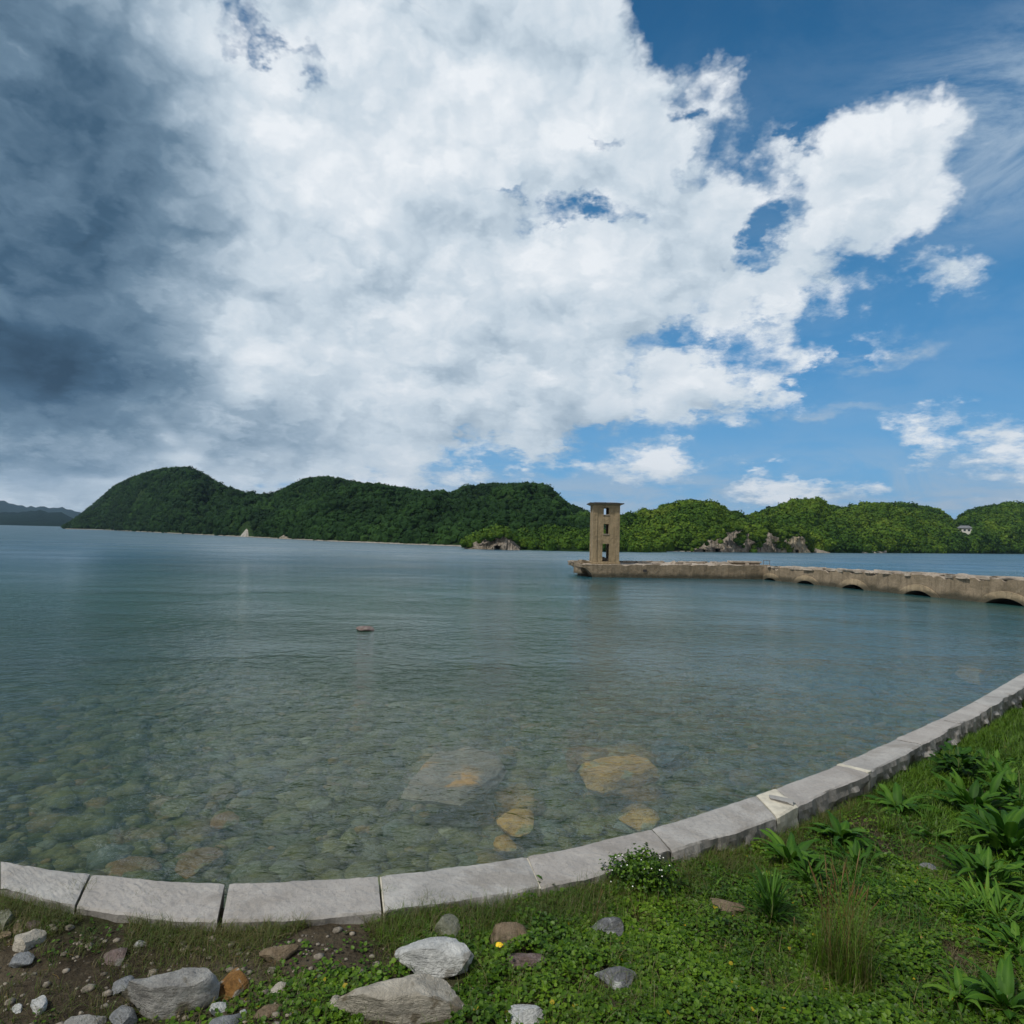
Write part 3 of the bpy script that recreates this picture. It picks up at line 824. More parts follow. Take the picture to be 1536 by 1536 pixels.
# raised rings round the arches
for (c, w), h in zip(AR, AH):
    R_ = (w*w + h*h)/(2*h); cz = h - R_
    v = []; f = []
    Ro = R_ + 0.42
    a0 = math.acos(min(1, max(-1, (-0.3-cz)/Ro)))
    K = 26
    for k in range(K+1):
        an = -a0 + 2*a0*k/K
        jag = 0.02*fb(an*6, c, 2)
        for (rr, off) in ((R_+0.015, -0.06), (Ro+jag, -0.06), (Ro+jag, 0.02), (R_+0.015, 0.02)):
            s = c + rr*math.sin(an); z = cz + rr*math.cos(an)
            v.append(tuple(JB + dB*s + nB*off + Vector((0, 0, z))))
    for k in range(K):
        for e in range(4):
            f.append((k*4+e, k*4+(e+1) % 4, (k+1)*4+(e+1) % 4, (k+1)*4+e))
    mb = MB(); mb.add(v, f + [(0, 1, 2, 3), (K*4+3, K*4+2, K*4+1, K*4)])
    rel(mb.build('arch_ring', M['ring'], jet), jet)


def chunk(mb, c, sx, sy, sz, rz, seed=0, sub=2, cut=0.62):
    v, f = ICO[sub]
    v = v*1.25
    rng = np.random.default_rng(seed)
    for ax in ((1, 0, 0), (0, 1, 0), (0, 0, 1), (-1, 0, 0), (0, -1, 0), (0, 0, -1)):
        nn = np.array(ax) + rng.normal(size=3)*0.12; nn /= np.linalg.norm(nn)
        dd = v @ nn - cut*rng.uniform(0.9, 1.1)
        v = v - np.clip(dd, 0, None)[:, None]*nn
    v = v*(1+0.06*np.array([fb(p[0]*2+seed, p[1]*2, p[2]*2, 3) for p in v]))[:, None]
    v = v/cut*np.array([sx, sy, sz])*0.5
    ca, sa_ = math.cos(rz), math.sin(rz)
    v = v @ np.array([[ca, sa_, 0], [-sa_, ca, 0], [0, 0, 1]])
    mb.add([tuple(p + np.array(c)) for p in v], [tuple(q) for q in f])


ang_a = math.atan2(dA.y, dA.x); ang_b = math.atan2(dB.y, dB.x)
# rubble left of the broken surface, along both runs: one part each run
rb = MB()
for k in range(90):
    s = random.uniform(0, LA); y = random.choice((random.uniform(0.3, 4.2), random.uniform(3.6, 4.3)))
    p = JA + dA*s + nA*y
    if abs(p.x-7.9) < 1.8 and y < 3: continue
    chunk(rb, (p.x, p.y, 1.1 + 0.012*s), random.uniform(.25, .8), random.uniform(.2, .5), random.uniform(.08, .24), ang_a+random.uniform(-.3, .3), k)
rel(rb.build('rubble', M['concrete_top'], jet), jet)['kind'] = 'stuff'
rb = MB()
for k in range(200):
    s = random.uniform(0.5, LB); y = random.choice((random.uniform(0.15, 2.8), random.uniform(0.1, 0.6), random.uniform(2.3, 2.9)))
    p = JB + dB*s + nB*y
    chunk(rb, (p.x, p.y, 1.13 + 0.016*s), random.uniform(.3, 1.2), random.uniform(.25, .6), random.uniform(.08, .22), ang_b+random.uniform(-.3, .3), k+60)
rel(rb.build('rubble', M['concrete_top'], jet), jet)['kind'] = 'stuff'
# kerbs of thicker concrete on the far edge
for s0_, s1_, y, z0_, z1_ in ((2.8, 7.2, 4.0, 1.0, 1.27), (9.8, 12.2, 2.6, 1.0, 1.36), (12.4, 16.0, 1.2, 0.9, 1.33)):
    mb = MB()
    n_ = 24
    rows = []
    for i in range(n_+1):
        s = s0_ + (s1_-s0_)*i/n_
        zt = z1_ + 0.04*fb(s*1.5, y, 3)
        e = 0.05*fb(s*2, y, 8)
        rows.append([(y+e, z0_), (y+e, zt-0.02), (y+0.05+e, zt), (y+0.5, zt), (y+0.55, z0_)])
    v = [tuple(JA + dA*(s0_ + (s1_-s0_)*i/n_) + nA*q[0] + Vector((0, 0, q[1]))) for i, r_ in enumerate(rows) for q in r_]
    f = [(i*5+k, (i+1)*5+k, (i+1)*5+(k+1) % 5, i*5+(k+1) % 5) for i in range(n_) for k in range(5)]
    mb.add(v, f + [(4, 3, 2, 1, 0), tuple(n_*5+k for k in range(5))])
    rel(mb.build('broken_kerb', M['concrete_top'], jet), jet)
# small square drain hole: the shade inside is a dark plate on the face
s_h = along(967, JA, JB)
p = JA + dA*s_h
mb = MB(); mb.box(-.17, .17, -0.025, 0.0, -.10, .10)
h_ = mb.build('scupper_shade', M['roof_dark'], jet, bevel=0.01); h_.rotation_euler = (0, 0, ang_a); h_.location = (p.x, p.y, 0.62); 
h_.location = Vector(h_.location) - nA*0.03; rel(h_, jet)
# broken lump at the outer end
mb = MB()
chunk(mb, (6.05, 57.6, 0.75), .8, 1.7, 0.95, 0.3, 301, 3); chunk(mb, (6.35, 57.9, 0.2), 0.9, 1.6, 1.6, 0.1, 302, 3)
chunk(mb, (6.4, 57.1, 0.9), 1.0, .9, 0.5, 0.25, 303, 3)
rel(mb.build('broken_end', M['concrete'], jet), jet)

# loose slab and metal frame standing on the jetty
def on_a(px, y):
    s = along(px, JA, JB); return JA + dA*s + nA*y
c1, c2 = on_a(1106, 1.4), on_a(1151, 1.4)
c = (c1+c2)/2
slab = empty('concrete_slab', (c.x, c.y, 1.22), ang_a); tag(slab, 'raised rectangular concrete slab on the jetty just left of the metal frame', 'concrete slab')
mb = MB(); L_ = (c2-c1).length
mb.box(-L_/2, L_/2, -.5, .5, 0.16, 0.32); mb.build('slab_top', M['concrete_top'], slab, bevel=0.03)
mb = MB(); mb.box(-L_/2+.12, L_/2-.12, -.4, .4, -.1, 0.158); mb.build('slab_base', M['concrete'], slab, bevel=0.02)
c = on_a(1158, 0.9)
fr_ = MB()
for x in (-.3, .3): fr_.tube([(x, 0, -.05), (x, 0, .44)], .022)
fr_.tube([(-.3, 0, .44), (.3, 0, .44)], .022); fr_.tube([(-.3, 0, .05), (.3, 0, .05)], .016)
o = fr_.build('metal_frame', M['rust']); o.location = (c.x, c.y, 1.2); o.rotation_euler = (0, 0, ang_a)
tag(o, 'small square frame of rusty pipe standing on the jetty at its bend', 'metal frame')

# tower ---------------------------------------------------------------------
TW = empty('tower', (8.0, 57.4, 1.06), math.radians(-0.5)); tag(TW, 'tall square brown concrete tower with three openings on the jetty end', 'tower')
Wd, Dp, Ht, th = 2.30, 2.0, 5.0, 0.24
OPEN = [(0.28, 0.26, 1.74), (0.215, 2.58, 3.42), (0.215, 4.22, 4.80)]      # half width, z0, z1


def wall_with_openings(y0, y1):
    mb = MB()
    x = Wd/2 - 0.42
    mb.box(-x, -OPEN[0][0], y0, y1, 0.2, Ht); mb.box(OPEN[0][0], x, y0, y1, 0.2, Ht)
    zc = 0.2
    for hw, z0, z1 in OPEN:
        mb.box(-OPEN[0][0], OPEN[0][0], y0, y1, zc, z0)
        if hw < OPEN[0][0]:
            mb.box(-OPEN[0][0], -hw, y0, y1, z0, z1); mb.box(hw, OPEN[0][0], y0, y1, z0, z1)
        zc = z1
    mb.box(-OPEN[0][0], OPEN[0][0], y0, y1, zc, Ht)
    return mb
wall_with_openings(-Dp/2+.05, -Dp/2+th).build('front_wall', M['tower'], TW)
wall_with_openings(Dp/2-th, Dp/2-.05).build('rear_wall', M['tower'], TW)
for sx in (-1, 1):
    mb = MB(); xa, xb = sorted((sx*(Wd/2-.06), sx*(Wd/2-th)))
    mb.box(xa, xb, -Dp/2+.42, Dp/2-.42, 0.2, Ht); mb.build('side_wall', M['tower'], TW)
for sx in (-1, 1):
    for sy in (-1, 1):
        mb = MB(); xa, xb = sorted((sx*Wd/2, sx*(Wd/2-.42))); ya, yb = sorted((sy*Dp/2, sy*(Dp/2-.42)))
        mb.box(xa, xb, ya, yb, 0.2, Ht-0.003)
        mb.build('corner_pilaster', M['tower'], TW, bevel=0.02)
mb = MB(); mb.box(-Wd/2-.09, Wd/2+.09, -Dp/2-.09, Dp/2+.09, -0.05, 0.2); mb.build('plinth', M['tower'], TW, bevel=0.035)
for (xa, xb, ya, yb) in ((-Wd/2+.423, Wd/2-.423, -Dp/2-.02, -Dp/2+.047), (-Wd/2+.423, Wd/2-.423, Dp/2-.047, Dp/2+.02)):
    cf = MB(); cf.box(xa, xb, ya, yb, Ht-.2, Ht-.004)
    cf.build('frieze', M['tower'], TW)
hw, z0, z1 = OPEN[1]
for hw, z0, z1 in OPEN[1:]:
    mb = MB(); mb.box(-hw-.06, hw+.06, -Dp/2-.01, -Dp/2+.047, z0-.07, z0-.002); mb.build('window_sill', M['concrete_top'], TW, bevel=0.01)
# cornice: splayed underside, thin dark slab on top
def ringslab(mb, hx0, hy0, z0, hx1, hy1, z1):
    mb.add([(-hx0, -hy0, z0), (hx0, -hy0, z0), (hx0, hy0, z0), (-hx0, hy0, z0), (-hx1, -hy1, z1), (hx1, -hy1, z1), (hx1, hy1, z1), (-hx1, hy1, z1)],
           [(3, 2, 1, 0), (4, 5, 6, 7), (0, 1, 5, 4), (1, 2, 6, 5), (2, 3, 7, 6), (3, 0, 4, 7)])
mb = MB(); ringslab(mb, Wd/2+.02, Dp/2+.02, Ht, Wd/2+.26, Dp/2+.26, Ht+.12); rf = mb.build('cornice', M['tower'], TW)
mb = MB(); ringslab(mb, Wd/2+.31, Dp/2+.31, Ht+.122, Wd/2+.29, Dp/2+.29, Ht+.20); ringslab(mb, Wd/2+.1, Dp/2+.1, Ht+.202, Wd/2-.2, Dp/2-.2, Ht+.26); mb.build('roof', M['roof_dark'], TW)
mb = MB()
for k in range(9): chunk(mb, (random.uniform(-.6, .6), random.uniform(-.3, .6), 0.32+random.uniform(-.02, .16)), .5, .4, .3, random.random()*3, 400+k)
mb.build('fallen_rubble', M['concrete_top'], TW)['kind'] = 'stuff'

# the tower's rust streaks are in its material; house on the right-hand hill ------------------------------------------------
A8 = HILLS['8'][0]; hp = None
for row in A8:
    for q in row:
        px = proj(q)
        if abs(px[0]-1450) < 5 and px[1] < 800.0 and (hp is None): hp = Vector(q)
print('HOUSE', hp, proj(hp))
house = empty('house', (hp.x, hp.y, hp.z), -0.6); tag(house, 'small white house with grey roof among trees on the right hill', 'house')
hm = MB(); hm.box(-3.6, 3.6, -2.4, 2.4, -1.5, 2.4); hm.build('wall', plain('white_wall', (.55, .54, .50), .8, .1), house)
rm_ = MB(); rm_.add([(-4.2, -3.0, 2.4), (4.2, -3.0, 2.4), (4.2, 3.0, 2.4), (-4.2, 3.0, 2.4), (-2.2, 0, 4.0), (2.2, 0, 4.0)], [(0, 1, 5, 4), (1, 2, 5), (2, 3, 4, 5), (3, 0, 4), (3, 2, 1, 0)])
rm_.build('roof', plain('grey_roof', (.14, .15, .16), .7, .2, 2.0), house)
for x in (-2.2, 0, 2.2):
    mb = MB(); mb.box(x-.6, x+.6, -2.43, -2.37, .5, 1.7); mb.build('window', plain('window_glass', (.03, .04, .05), .2, .1), house)

house.scale = (.85, .85, .85)
# ---------- seawall -----------------------------------------------------------
KW = 1.70
OUT_PX = [(0, 1288), (136, 1309), (340, 1322), (571, 1311), (790, 1283), (976, 1241), (1133, 1192), (1162, 1182), (1256, 1146), (1341, 1108), (1407, 1078), (1459, 1052), (1536, 1008)]
IN_PX = [(0, 1347), (112, 1360), (328, 1381), (577, 1367), (811, 1331), (1008, 1276), (1165, 1226), (1197, 1208), (1306, 1158), (1384, 1116), (1442, 1085), (1488, 1059), (1560, 1016)]
OUTP = [Vector(p) for p in ((-26, 17, KW), (-14, 9.4, KW), (-8.5, 6.3, KW), (-5.3, 4.55, KW), (-3.4, 3.62, KW))]
INP = [Vector(p) for p in ((-26.2, 16.6, KW), (-14.2, 9.05, KW), (-8.65, 5.98, KW), (-5.42, 4.22, KW), (-3.5, 3.3, KW))]
OUTP += [at(*p, KW) for p in OUT_PX]; INP += [at(*p, KW) for p in IN_PX]
INP[5] = OUTP[5] + (INP[5]-OUTP[5])*0.78
NJ = len(OUTP)
e_, f_ = OUTP[-1], INP[-1]
dirx = (OUTP[-1]-OUTP[-3]).normalized()
for s in (1.3, 2.7, 4.3, 6.5, 10, 15, 21, 27):
    k = dirx.copy(); k.y -= 0.004*s; k.normalize()
    OUTP.append(e_ + k*s); INP.append(f_ + k*s)
wall = empty('seawall', tuple(at(680, 1345, KW))); tag(wall, 'curving low seawall capped with long pale grey stone blocks', 'seawall')


def catmull(P, i, t):
    p0, p1, p2, p3 = P[max(i-1, 0)], P[i], P[i+1], P[min(i+2, len(P)-1)]
    # bounded tangents keep uneven spacing smooth
    d = (p2-p1).length
    m1 = (p2-p0).normalized()*d; m2 = (p3-p1).normalized()*d
    return p1*(2*t**3-3*t**2+1) + m1*(t**3-2*t**2+t) + p2*(-2*t**3+3*t**2) + m2*(t**3-t**2)


def block(i, parent, t0=0.0, t1=1.0, mat=None, name='coping_stone', dz=0.0, gap=0.007, rough=1.0):
    L = (OUTP[i+1]-OUTP[i]).length
    n = max(6, min(60, int(L/0.022)))
    g = gap/max(L, .05)
    rows = []
    seed = i*13.7
    tl = random.uniform(-.004, .004)
    for a in range(n+1):
        t = t0 + g + (t1-t0-2*g)*a/n
        po, pi_ = catmull(OUTP, i, t), catmull(INP, i, t)
        ac = (pi_-po); w = ac.length; ac.normalize()
        ed = min(a, n-a)/n*L
        rnd = 0.004*math.exp(-ed/0.008)
        jag_o = 0.009*fb(t*L*4, seed, 1, 5) + 0.006*fb(t*L*18, seed, 2, 3)
        jag_i = 0.020*fb(t*L*2.5, seed, 5, 5)*rough + 0.004*fb(t*L*20, seed, 5, 3)
        row = []
        def P(y, z, k=1.0):
            q = po + ac*y; row.append((q.x, q.y, KW + z + dz + tl*(t-.5)))
        depth = 0.30
        for z in (-depth, -depth*.6, -depth*.25): P(-jag_o + 0.01*fb(t*L*6, z*8, seed, 4), z)
        P(-jag_o, -0.018-rnd); P(0.006-jag_o, -0.006-rnd)
        m = 12
        for b in range(m+1):
            y = 0.016 + (w-0.032)*b/m
            z = 0.003*fb(y*9+seed, t*L*9, 3, 5) + 0.0035*fb(y*30+seed, t*L*30, 3, 4) - rnd - 0.002*math.exp(-min(b, m-b)/0.8)
            P(y, z)
        P(w-0.004+jag_i, -0.010-rnd)
        for k in range(1, 10):
            z = -0.012-0.29*k/9
            bulge = (0.045*fb(t*L*4+seed, z*11, 2, 6) + 0.016*fb(t*L*16, z*26, seed, 4))*rough*min(1, k/2.5)
            P(w+jag_i+bulge-0.01*k/9, z)
        rows.append(row)
    A = np.array(rows); nu, nv = A.shape[:2]
    idx = np.arange(nu*nv).reshape(nu, nv); r = np.roll(idx, -1, axis=1)
    q = np.stack([idx[:-1], idx[1:], r[1:], r[:-1]], -1).reshape(-1, 4)
    caps = np.array([list(idx[0])[::-1], list(idx[-1])])
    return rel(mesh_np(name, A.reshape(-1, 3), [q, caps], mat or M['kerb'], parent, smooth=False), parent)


I6 = 5 + 6                          # the cream mortar patch lies between joints 6 and 7 of the photo
for i in range(len(OUTP)-1):
    if i == I6:
        o = block(i, wall, mat=M['mortar'], name='mortar_patch', dz=0.004, gap=0.004, rough=.6); o['label'] = 'cream mortar patch with a grey stone chip set in it'
        mb = MB(); c = (OUTP[i]+INP[i]+OUTP[i+1]+INP[i+1])/4
        chunk(mb, (c.x+.03, c.y-.01, KW+.004), .14, .05, .03, -.6, 7); ch_ = mb.build('stone_chip', M['kerb'], o)
        ch_.matrix_parent_inverse = Matrix.Translation(wall.location).inverted() @ Matrix.Translation(wall.location) ; ch_.matrix_parent_inverse = Matrix.Identity(4)
        continue
    gap = {5+1: .008, 5+2: .014, 5+3: .004, 5+4: .004}.get(i, .005)
    block(i, wall, gap=gap)
# mortar showing in a few joints
for j, wdt in ((5+3, .004), (5+4, .006), (5+8, .028), (5+11, .012)):
    p, q = OUTP[j], INP[j]
    d = (OUTP[j+1]-OUTP[j-1]).normalized(); a = (q-p)
    mb = MB(); pts = [p+a*0.03-d*wdt, p+a*0.03+d*wdt, q-a*0.02+d*wdt, q-a*0.02-d*wdt]
    mb.prism([(v.x, v.y) for v in pts], KW-.2, KW-.0015 + (.004 if j == 5+8 else -.006)); rel(mb.build('mortar_joint', M['mortar'], wall, bevel=.002), wall)
# masonry body below the caps
rows = []
for i in range(len(OUTP)-1):
    for t in np.linspace(0, 1, 7)[:-1]:
        po, pi_ = catmull(OUTP, i, t), catmull(INP, i, t); ac = (pi_-po).normalized()
        rows.append([tuple(po + ac*.03 + Vector((0, 0, -.297))), tuple(po - ac*(.03) + Vector((0, 0, -1.2))), tuple(po - ac*.1 + Vector((0, 0, -2.6))),
                     tuple(pi_ + ac*.3 + Vector((0, 0, -2.6))), tuple(pi_ + ac*.02 + Vector((0, 0, -.297)))])
A = np.array(rows); nu, nv = A.shape[:2]
idx = np.arange(nu*nv).reshape(nu, nv); r = np.roll(idx, -1, axis=1)
rel(mesh_np('wall_body', A.reshape(-1, 3), [np.stack([idx[:-1], idx[1:], r[1:], r[:-1]], -1).reshape(-1, 4)], M['wall_body'], wall, smooth=False), wall)

# ---------- ground -------------------------------------------------------------
KC = [(o+i_)/2 for o, i_ in zip(OUTP, INP)]
kxs = [p.x for p in KC]; kys = [p.y for p in KC]
def kerb_y(x): return float(np.interp(x, kxs, kys))
def in_y(x): return float(np.interp(x, [p.x for p in INP], [p.y for p in INP]))
def gz(x, y):
    b = float(np.interp(x, [-3, -.6, .8, 2.5, 5], [1.668, 1.662, 1.612, 1.52, 1.47]))
    d = max(0, in_y(x) - y)
    return b + 0.03*fb(x*1.1, y*1.1, 5, 4)*min(1, d*2+.3) + 0.008*fb(x*6, y*6, 5, 4) + 0.02*min(d, 2)
gx = np.concatenate([np.linspace(-30, -3.2, 20)[:-1], np.linspace(-3.2, 3.4, 260), np.linspace(3.4, 9, 120)[1:], np.linspace(9, 30, 22)[1:]])
tt = np.concatenate([np.linspace(0, 2.4, 110), np.linspace(2.4, 7, 60)[1:], np.linspace(7, 60, 14)[1:]])
G = np.array([[(x, kerb_y(x)-t, gz(x, kerb_y(x)-t)) for t in tt] for x in gx])
nu, nv = G.shape[:2]; idx = np.arange(nu*nv).reshape(nu, nv)
tag(mesh_np('ground', G.reshape(-1, 3), np.stack([idx[:-1, :-1], idx[:-1, 1:], idx[1:, 1:], idx[1:, :-1]], -1).reshape(-1, 4), M['soil']), kind='structure')

# ---------- seabed ---------------------------------------------------------------
def bz(x, y):
    d = y - kerb_y(x)
    return float(np.interp(d, [-1, 0, 5, 12, 30, 70, 200], [-.35, -.42, -.75, -1.25, -3.0, -7, -16])) + 0.10*fb(x*.6, y*.6, 2, 4)*min(1, max(0, d)+.3)
bx = np.concatenate([np.linspace(-60, -14, 10)[:-1], np.linspace(-14, 26, 120), np.linspace(26, 80, 12)[1:]])
bt = np.concatenate([np.linspace(-1.5, 16, 80), np.linspace(16, 60, 30)[1:], [90, 200]])
G = np.array([[(x, kerb_y(x)+t, bz(x, kerb_y(x)+t)) for t in bt] for x in bx])
nu, nv = G.shape[:2]; idx = np.arange(nu*nv).reshape(nu, nv)
tag(mesh_np('seabed', G.reshape(-1, 3), np.stack([idx[:-1, :-1], idx[1:, :-1], idx[1:, 1:], idx[:-1, 1:]], -1).reshape(-1, 4), M['bed']), kind='structure')
tag(mesh_np('seabed', [(-4300, -60, -16.5), (4300, -60, -16.5), (4300, 4300, -16.5), (-4300, 4300, -16.5)], np.array([[0, 1, 2, 3]]), M['bed']), kind='structure')


# ---------- stones ---------------------------------------------------------------
def rock_verts(seed, cuts=9, sub=3, amp=0.12, hard=0.72):
    v, f = ICO[sub]
    rng = np.random.default_rng(seed)
    v = v.copy()
    for _ in range(cuts):
        nn = rng.normal(size=3); nn /= np.linalg.norm(nn)
        dd = v @ nn - hard*rng.uniform(0.85, 1.15)
        v -= np.clip(dd, 0, None)[:, None]*nn*0.96
    k = 1 + amp*np.array([noise.fractal(Vector((p[0]*1.7+seed, p[1]*1.7, p[2]*1.7)), 0.8, 2.0, 5) for p in v])
    v *= k[:, None]
    return v/np.abs(v).max(0), f


def rock(name, box, z, mat, label, cat, hr=0.5, seed=0, cuts=9, sub=3, rot=0, sink=0.3, group=None, parent=None, amp=.12, hard=.72, ground=gz):
    """a stone that spans the pixel box when it lies at height z; hr = height over width"""
    x0, y0, x1, y1 = box
    zz0 = z if z is not None else 1.6
    for _ in range(3):
        c = at((x0+x1)/2, (y0+y1)/2 + (y1-y0)*0.12, zz0)
        if z is None: zz0 = ground(c.x, c.y)
    dist = (c-Vector((0, 0, CAM_Z))).length
    th_ = math.asin((CAM_Z-zz0)/dist)
    w = (x1-x0)*dist/F/ (1.0 + ((x0+x1)/2-768)**2/F**2)**0.25
    h = hr*w
    vis = (y1-y0)*dist/F
    dep = max(0.35*w, (vis - h*max(0, 1-sink)*math.cos(th_))/math.sin(th_))
    v, f = rock_verts(seed, cuts, sub, amp, hard)
    v = v*np.array([w/2, min(dep, 2.2*w)/2, h/2])
    a = math.atan2(-c.x, c.y)
    o = mesh_np(name, v, f, mat, smooth=True)
    o.location = (c.x, c.y, zz0 + h*(0.5-sink)); o.rotation_euler = (0, 0, a)
    md = o.modifiers.new('edges', 'EDGE_SPLIT'); md.split_angle = math.radians(32)
    tag(o, label, cat, group)
    return o


S = dict(
    grey=stone_mat('grey_stone', (.25, .245, .23), (.40, .395, .37), (.15, .135, .10), scale=9),
    blue=stone_mat('blue_grey_stone', (.19, .20, .21), (.32, .335, .34), None, scale=12),
    white=stone_mat('white_stone', (.44, .45, .44), (.64, .65, .63), (.26, .25, .22), 9, scale=8),
    orange=stone_mat('orange_stone', (.20, .10, .03), (.33, .17, .05), (.35, .33, .28), 16, scale=14),
    tan=stone_mat('tan_stone', (.18, .135, .085), (.27, .21, .145), (.12, .13, .06), 7, scale=9),
    pale=stone_mat('pale_stone', (.38, .35, .29), (.54, .50, .42), (.20, .17, .12), 9, scale=8),
    purple=stone_mat('purple_brown_stone', (.15, .11, .10), (.24, .19, .175), (.30, .28, .25), 14, scale=12),
    dark=stone_mat('dark_slate', (.13, .135, .14), (.25, .255, .26), (.66, .67, .65), 14, scale=12),
    moss=stone_mat('lichen_stone', (.16, .17, .12), (.29, .29, .235), (.10, .12, .05), 9, scale=11))
def slab_rock(name, outline, z, thick, mat, label, seed, rough=.06):
    """flat angular boulder with a given outline, its top near height z"""
    P = [at(x, y, z) for x, y in outline]; c = sum(P, Vector())/len(P)
    P = [p-c for p in P]; n = len(P); rows = []
    for (k, dz, sc) in ((-1, 0, 0), (0, .0, .5), (0, -.0, .9), (0, -.03, .985), (0, -.10, 1.03), (0, -thick*.6, 1.06), (0, -thick, .98)):
        row = []
        for i in range(n):
            for t in np.linspace(0, 1, 9)[:-1]:
                q = P[i].lerp(P[(i+1) % n], float(t))*sc
                row.append((q.x*(1+rough*fb(q.x*3, q.y*3, seed)), q.y*(1+rough*fb(q.x*3, q.y*3, seed+3)), dz + .05*fb(q.x*2.2, q.y*2.2, seed+7, 5)))
        rows.append(row)
    A = np.array(rows); nu, nv = A.shape[:2]; idx = np.arange(nu*nv).reshape(nu, nv); r = np.roll(idx, -1, 1)
    o = mesh_np(name, A.reshape(-1, 3), [np.stack([idx[:-1], idx[1:], r[1:], r[:-1]], -1).reshape(-1, 4), np.array([list(idx[-1])])], mat, smooth=False)
    o.location = (c.x, c.y, z)
    return tag(o, label, 'submerged rock')
DRY = [
    ((200, 1470, 308, 1533), 'grey', 'large grey boulder with a pale left face in the dirt at lower left', .62, 1, 7, .2),
    ((326, 1461, 378, 1500), 'orange', 'rusty orange stone right of the large grey boulder', .5, 2, 8, .2),
    ((27, 1398, 62, 1425), 'pale', 'round pale stone in the dirt near the left edge', .7, 3, 3, .3),
    ((-6, 1367, 15, 1393), 'moss', 'round greenish pebble cut by the left edge just below the wall', .8, 4, 3, .3),
    ((20, 1431, 45, 1451), 'blue', 'small blue grey stone below the round pale stone', .6, 5, 4, .3),
    ((171, 1464, 197, 1487), 'blue', 'small smooth grey stone up and left of the large boulder', .6, 6, 2, .3),
    ((167, 1515, 199, 1545), 'blue', 'round blue grey cobble at the bottom edge left of the large boulder', .8, 7, 2, .3),
    ((97, 1522, 148, 1550), 'grey', 'flat pale grey stone at the bottom edge, second cobble from the left', .4, 8, 5, .3),
    ((316, 1523, 360, 1550), 'blue', 'flat oval cobble at the bottom edge below the orange stone', .4, 9, 2, .3),
    ((50, 1500, 67, 1521), 'white', 'small bluish white stone standing in the dirt at lower left', 1.0, 10, 6, .3),
    ((159, 1418, 187, 1449), 'purple', 'upright brownish stone in the dirt below the wall', .9, 11, 7, .3),
    ((395, 1418, 443, 1443), 'tan', 'pair of merged dull stones at the edge of the clover left of centre', .5, 12, 6, .3),
    ((492, 1490, 516, 1516), 'pale', 'small upright pale stone in the clover left of the big slab', .9, 13, 6, .3),
    ((317, 1505, 341, 1521), 'white', 'small angular white stone beside the flat oval cobble', .6, 14, 8, .3),
    ((361, 1512, 371, 1526), 'white', 'tiny white chip right of the small angular white stone', .9, 15, 6, .3),
    ((604, 1419, 721, 1476), 'white', 'angular bluish white rock lying above the big cream slab', .42, 66, 10, .2),
    ((524, 1476, 697, 1545), 'pale', 'big cream stone slab at the bottom edge left of centre', .34, 17, 10, .25),
    ((653, 1379, 696, 1422), 'moss', 'greenish grey egg shaped stone just below the wall', .85, 18, 3, .25),
    ((723, 1387, 787, 1434), 'tan', 'rounded tan boulder half sunk in clover', .62, 19, 4, .3),
    ((757, 1428, 817, 1461), 'purple', 'purplish brown rock below the rounded tan boulder', .45, 20, 8, .25),
    ((888, 1376, 931, 1408), 'dark', 'grey slate stone with white veins among clover and yellow leaves', .55, 21, 8, .2),
    ((889, 1450, 947, 1482), 'dark', 'grey stone with a broad white crust in the clover right of centre', .4, 35, 7, .2),
    ((755, 1505, 822, 1548), 'white', 'pale pointed rock at the bottom edge below the clover centre', .45, 23, 9, .25),
    ((1062, 1348, 1112, 1377), 'tan', 'smooth tan stone left of the narrow leaved weed', .5, 24, 5, .25),
    ((1312, 1180, 1340, 1196), 'white', 'white stone at the foot of the wall above the big leaved dock', .6, 25, 7, .3),
    ((1384, 1296, 1410, 1310), 'blue', 'grey stone in the bare patch among weeds on the right', .5, 26, 4, .3),
    ((0, 1398, 16, 1410), 'tan', 'small tan pebble at the left edge above the blue grey stone', .7, 27, 3, .3),
    ((19, 1385, 31, 1400), 'tan', 'small upright tan pebble touching the round pale stone', .9, 28, 3, .3),
    ((40, 1381, 57, 1397), 'purple', 'small brown pebble just above the round pale stone', .8, 29, 3, .3),
    ((203, 1412, 218, 1421), 'white', 'small white pebble in the grass below the second wall block', .6, 30, 3, .3),
    ((285, 1420, 303, 1428), 'tan', 'small flat tan pebble in the grass below the wall crack', .5, 31, 3, .3),
    ((20, 1508, 33, 1519), 'white', 'tiny white pebble near the lower left corner', .6, 32, 3, .3),
    ((380, 1510, 420, 1526), 'tan', 'flat brownish stone at the bottom right of the orange stone', .3, 33, 5, .3),
    ((408, 1475, 430, 1492), 'pale', 'dull pale pebble at the dirt edge right of the orange stone', .5, 34, 4, .3)]
KIND = {'large': 'boulder'}
STONES = []
for box, mt, lab, hr, sd, cuts, sink in DRY:
    nm = 'boulder' if ('boulder' in lab.split(' in ')[0] and 'left of' not in lab and 'right of' not in lab and 'below' not in lab[:12]) else ('slab_rock' if 'slab at' in lab else ('pebble' if 'pebble' in lab or 'chip' in lab else 'stone'))
    o = rock(nm, box, None, S[mt], lab, {'slab_rock': 'rock', 'boulder': 'boulder', 'pebble': 'pebble', 'stone': 'stone'}[nm], hr, sd, cuts+4, sub=4 if box[2]-box[0] > 50 else 3, sink=sink+.13, hard=.56, amp=.13)
    STONES.append((o.location.x, o.location.y, (box[2]-box[0])*0.5*o.location.length/F))

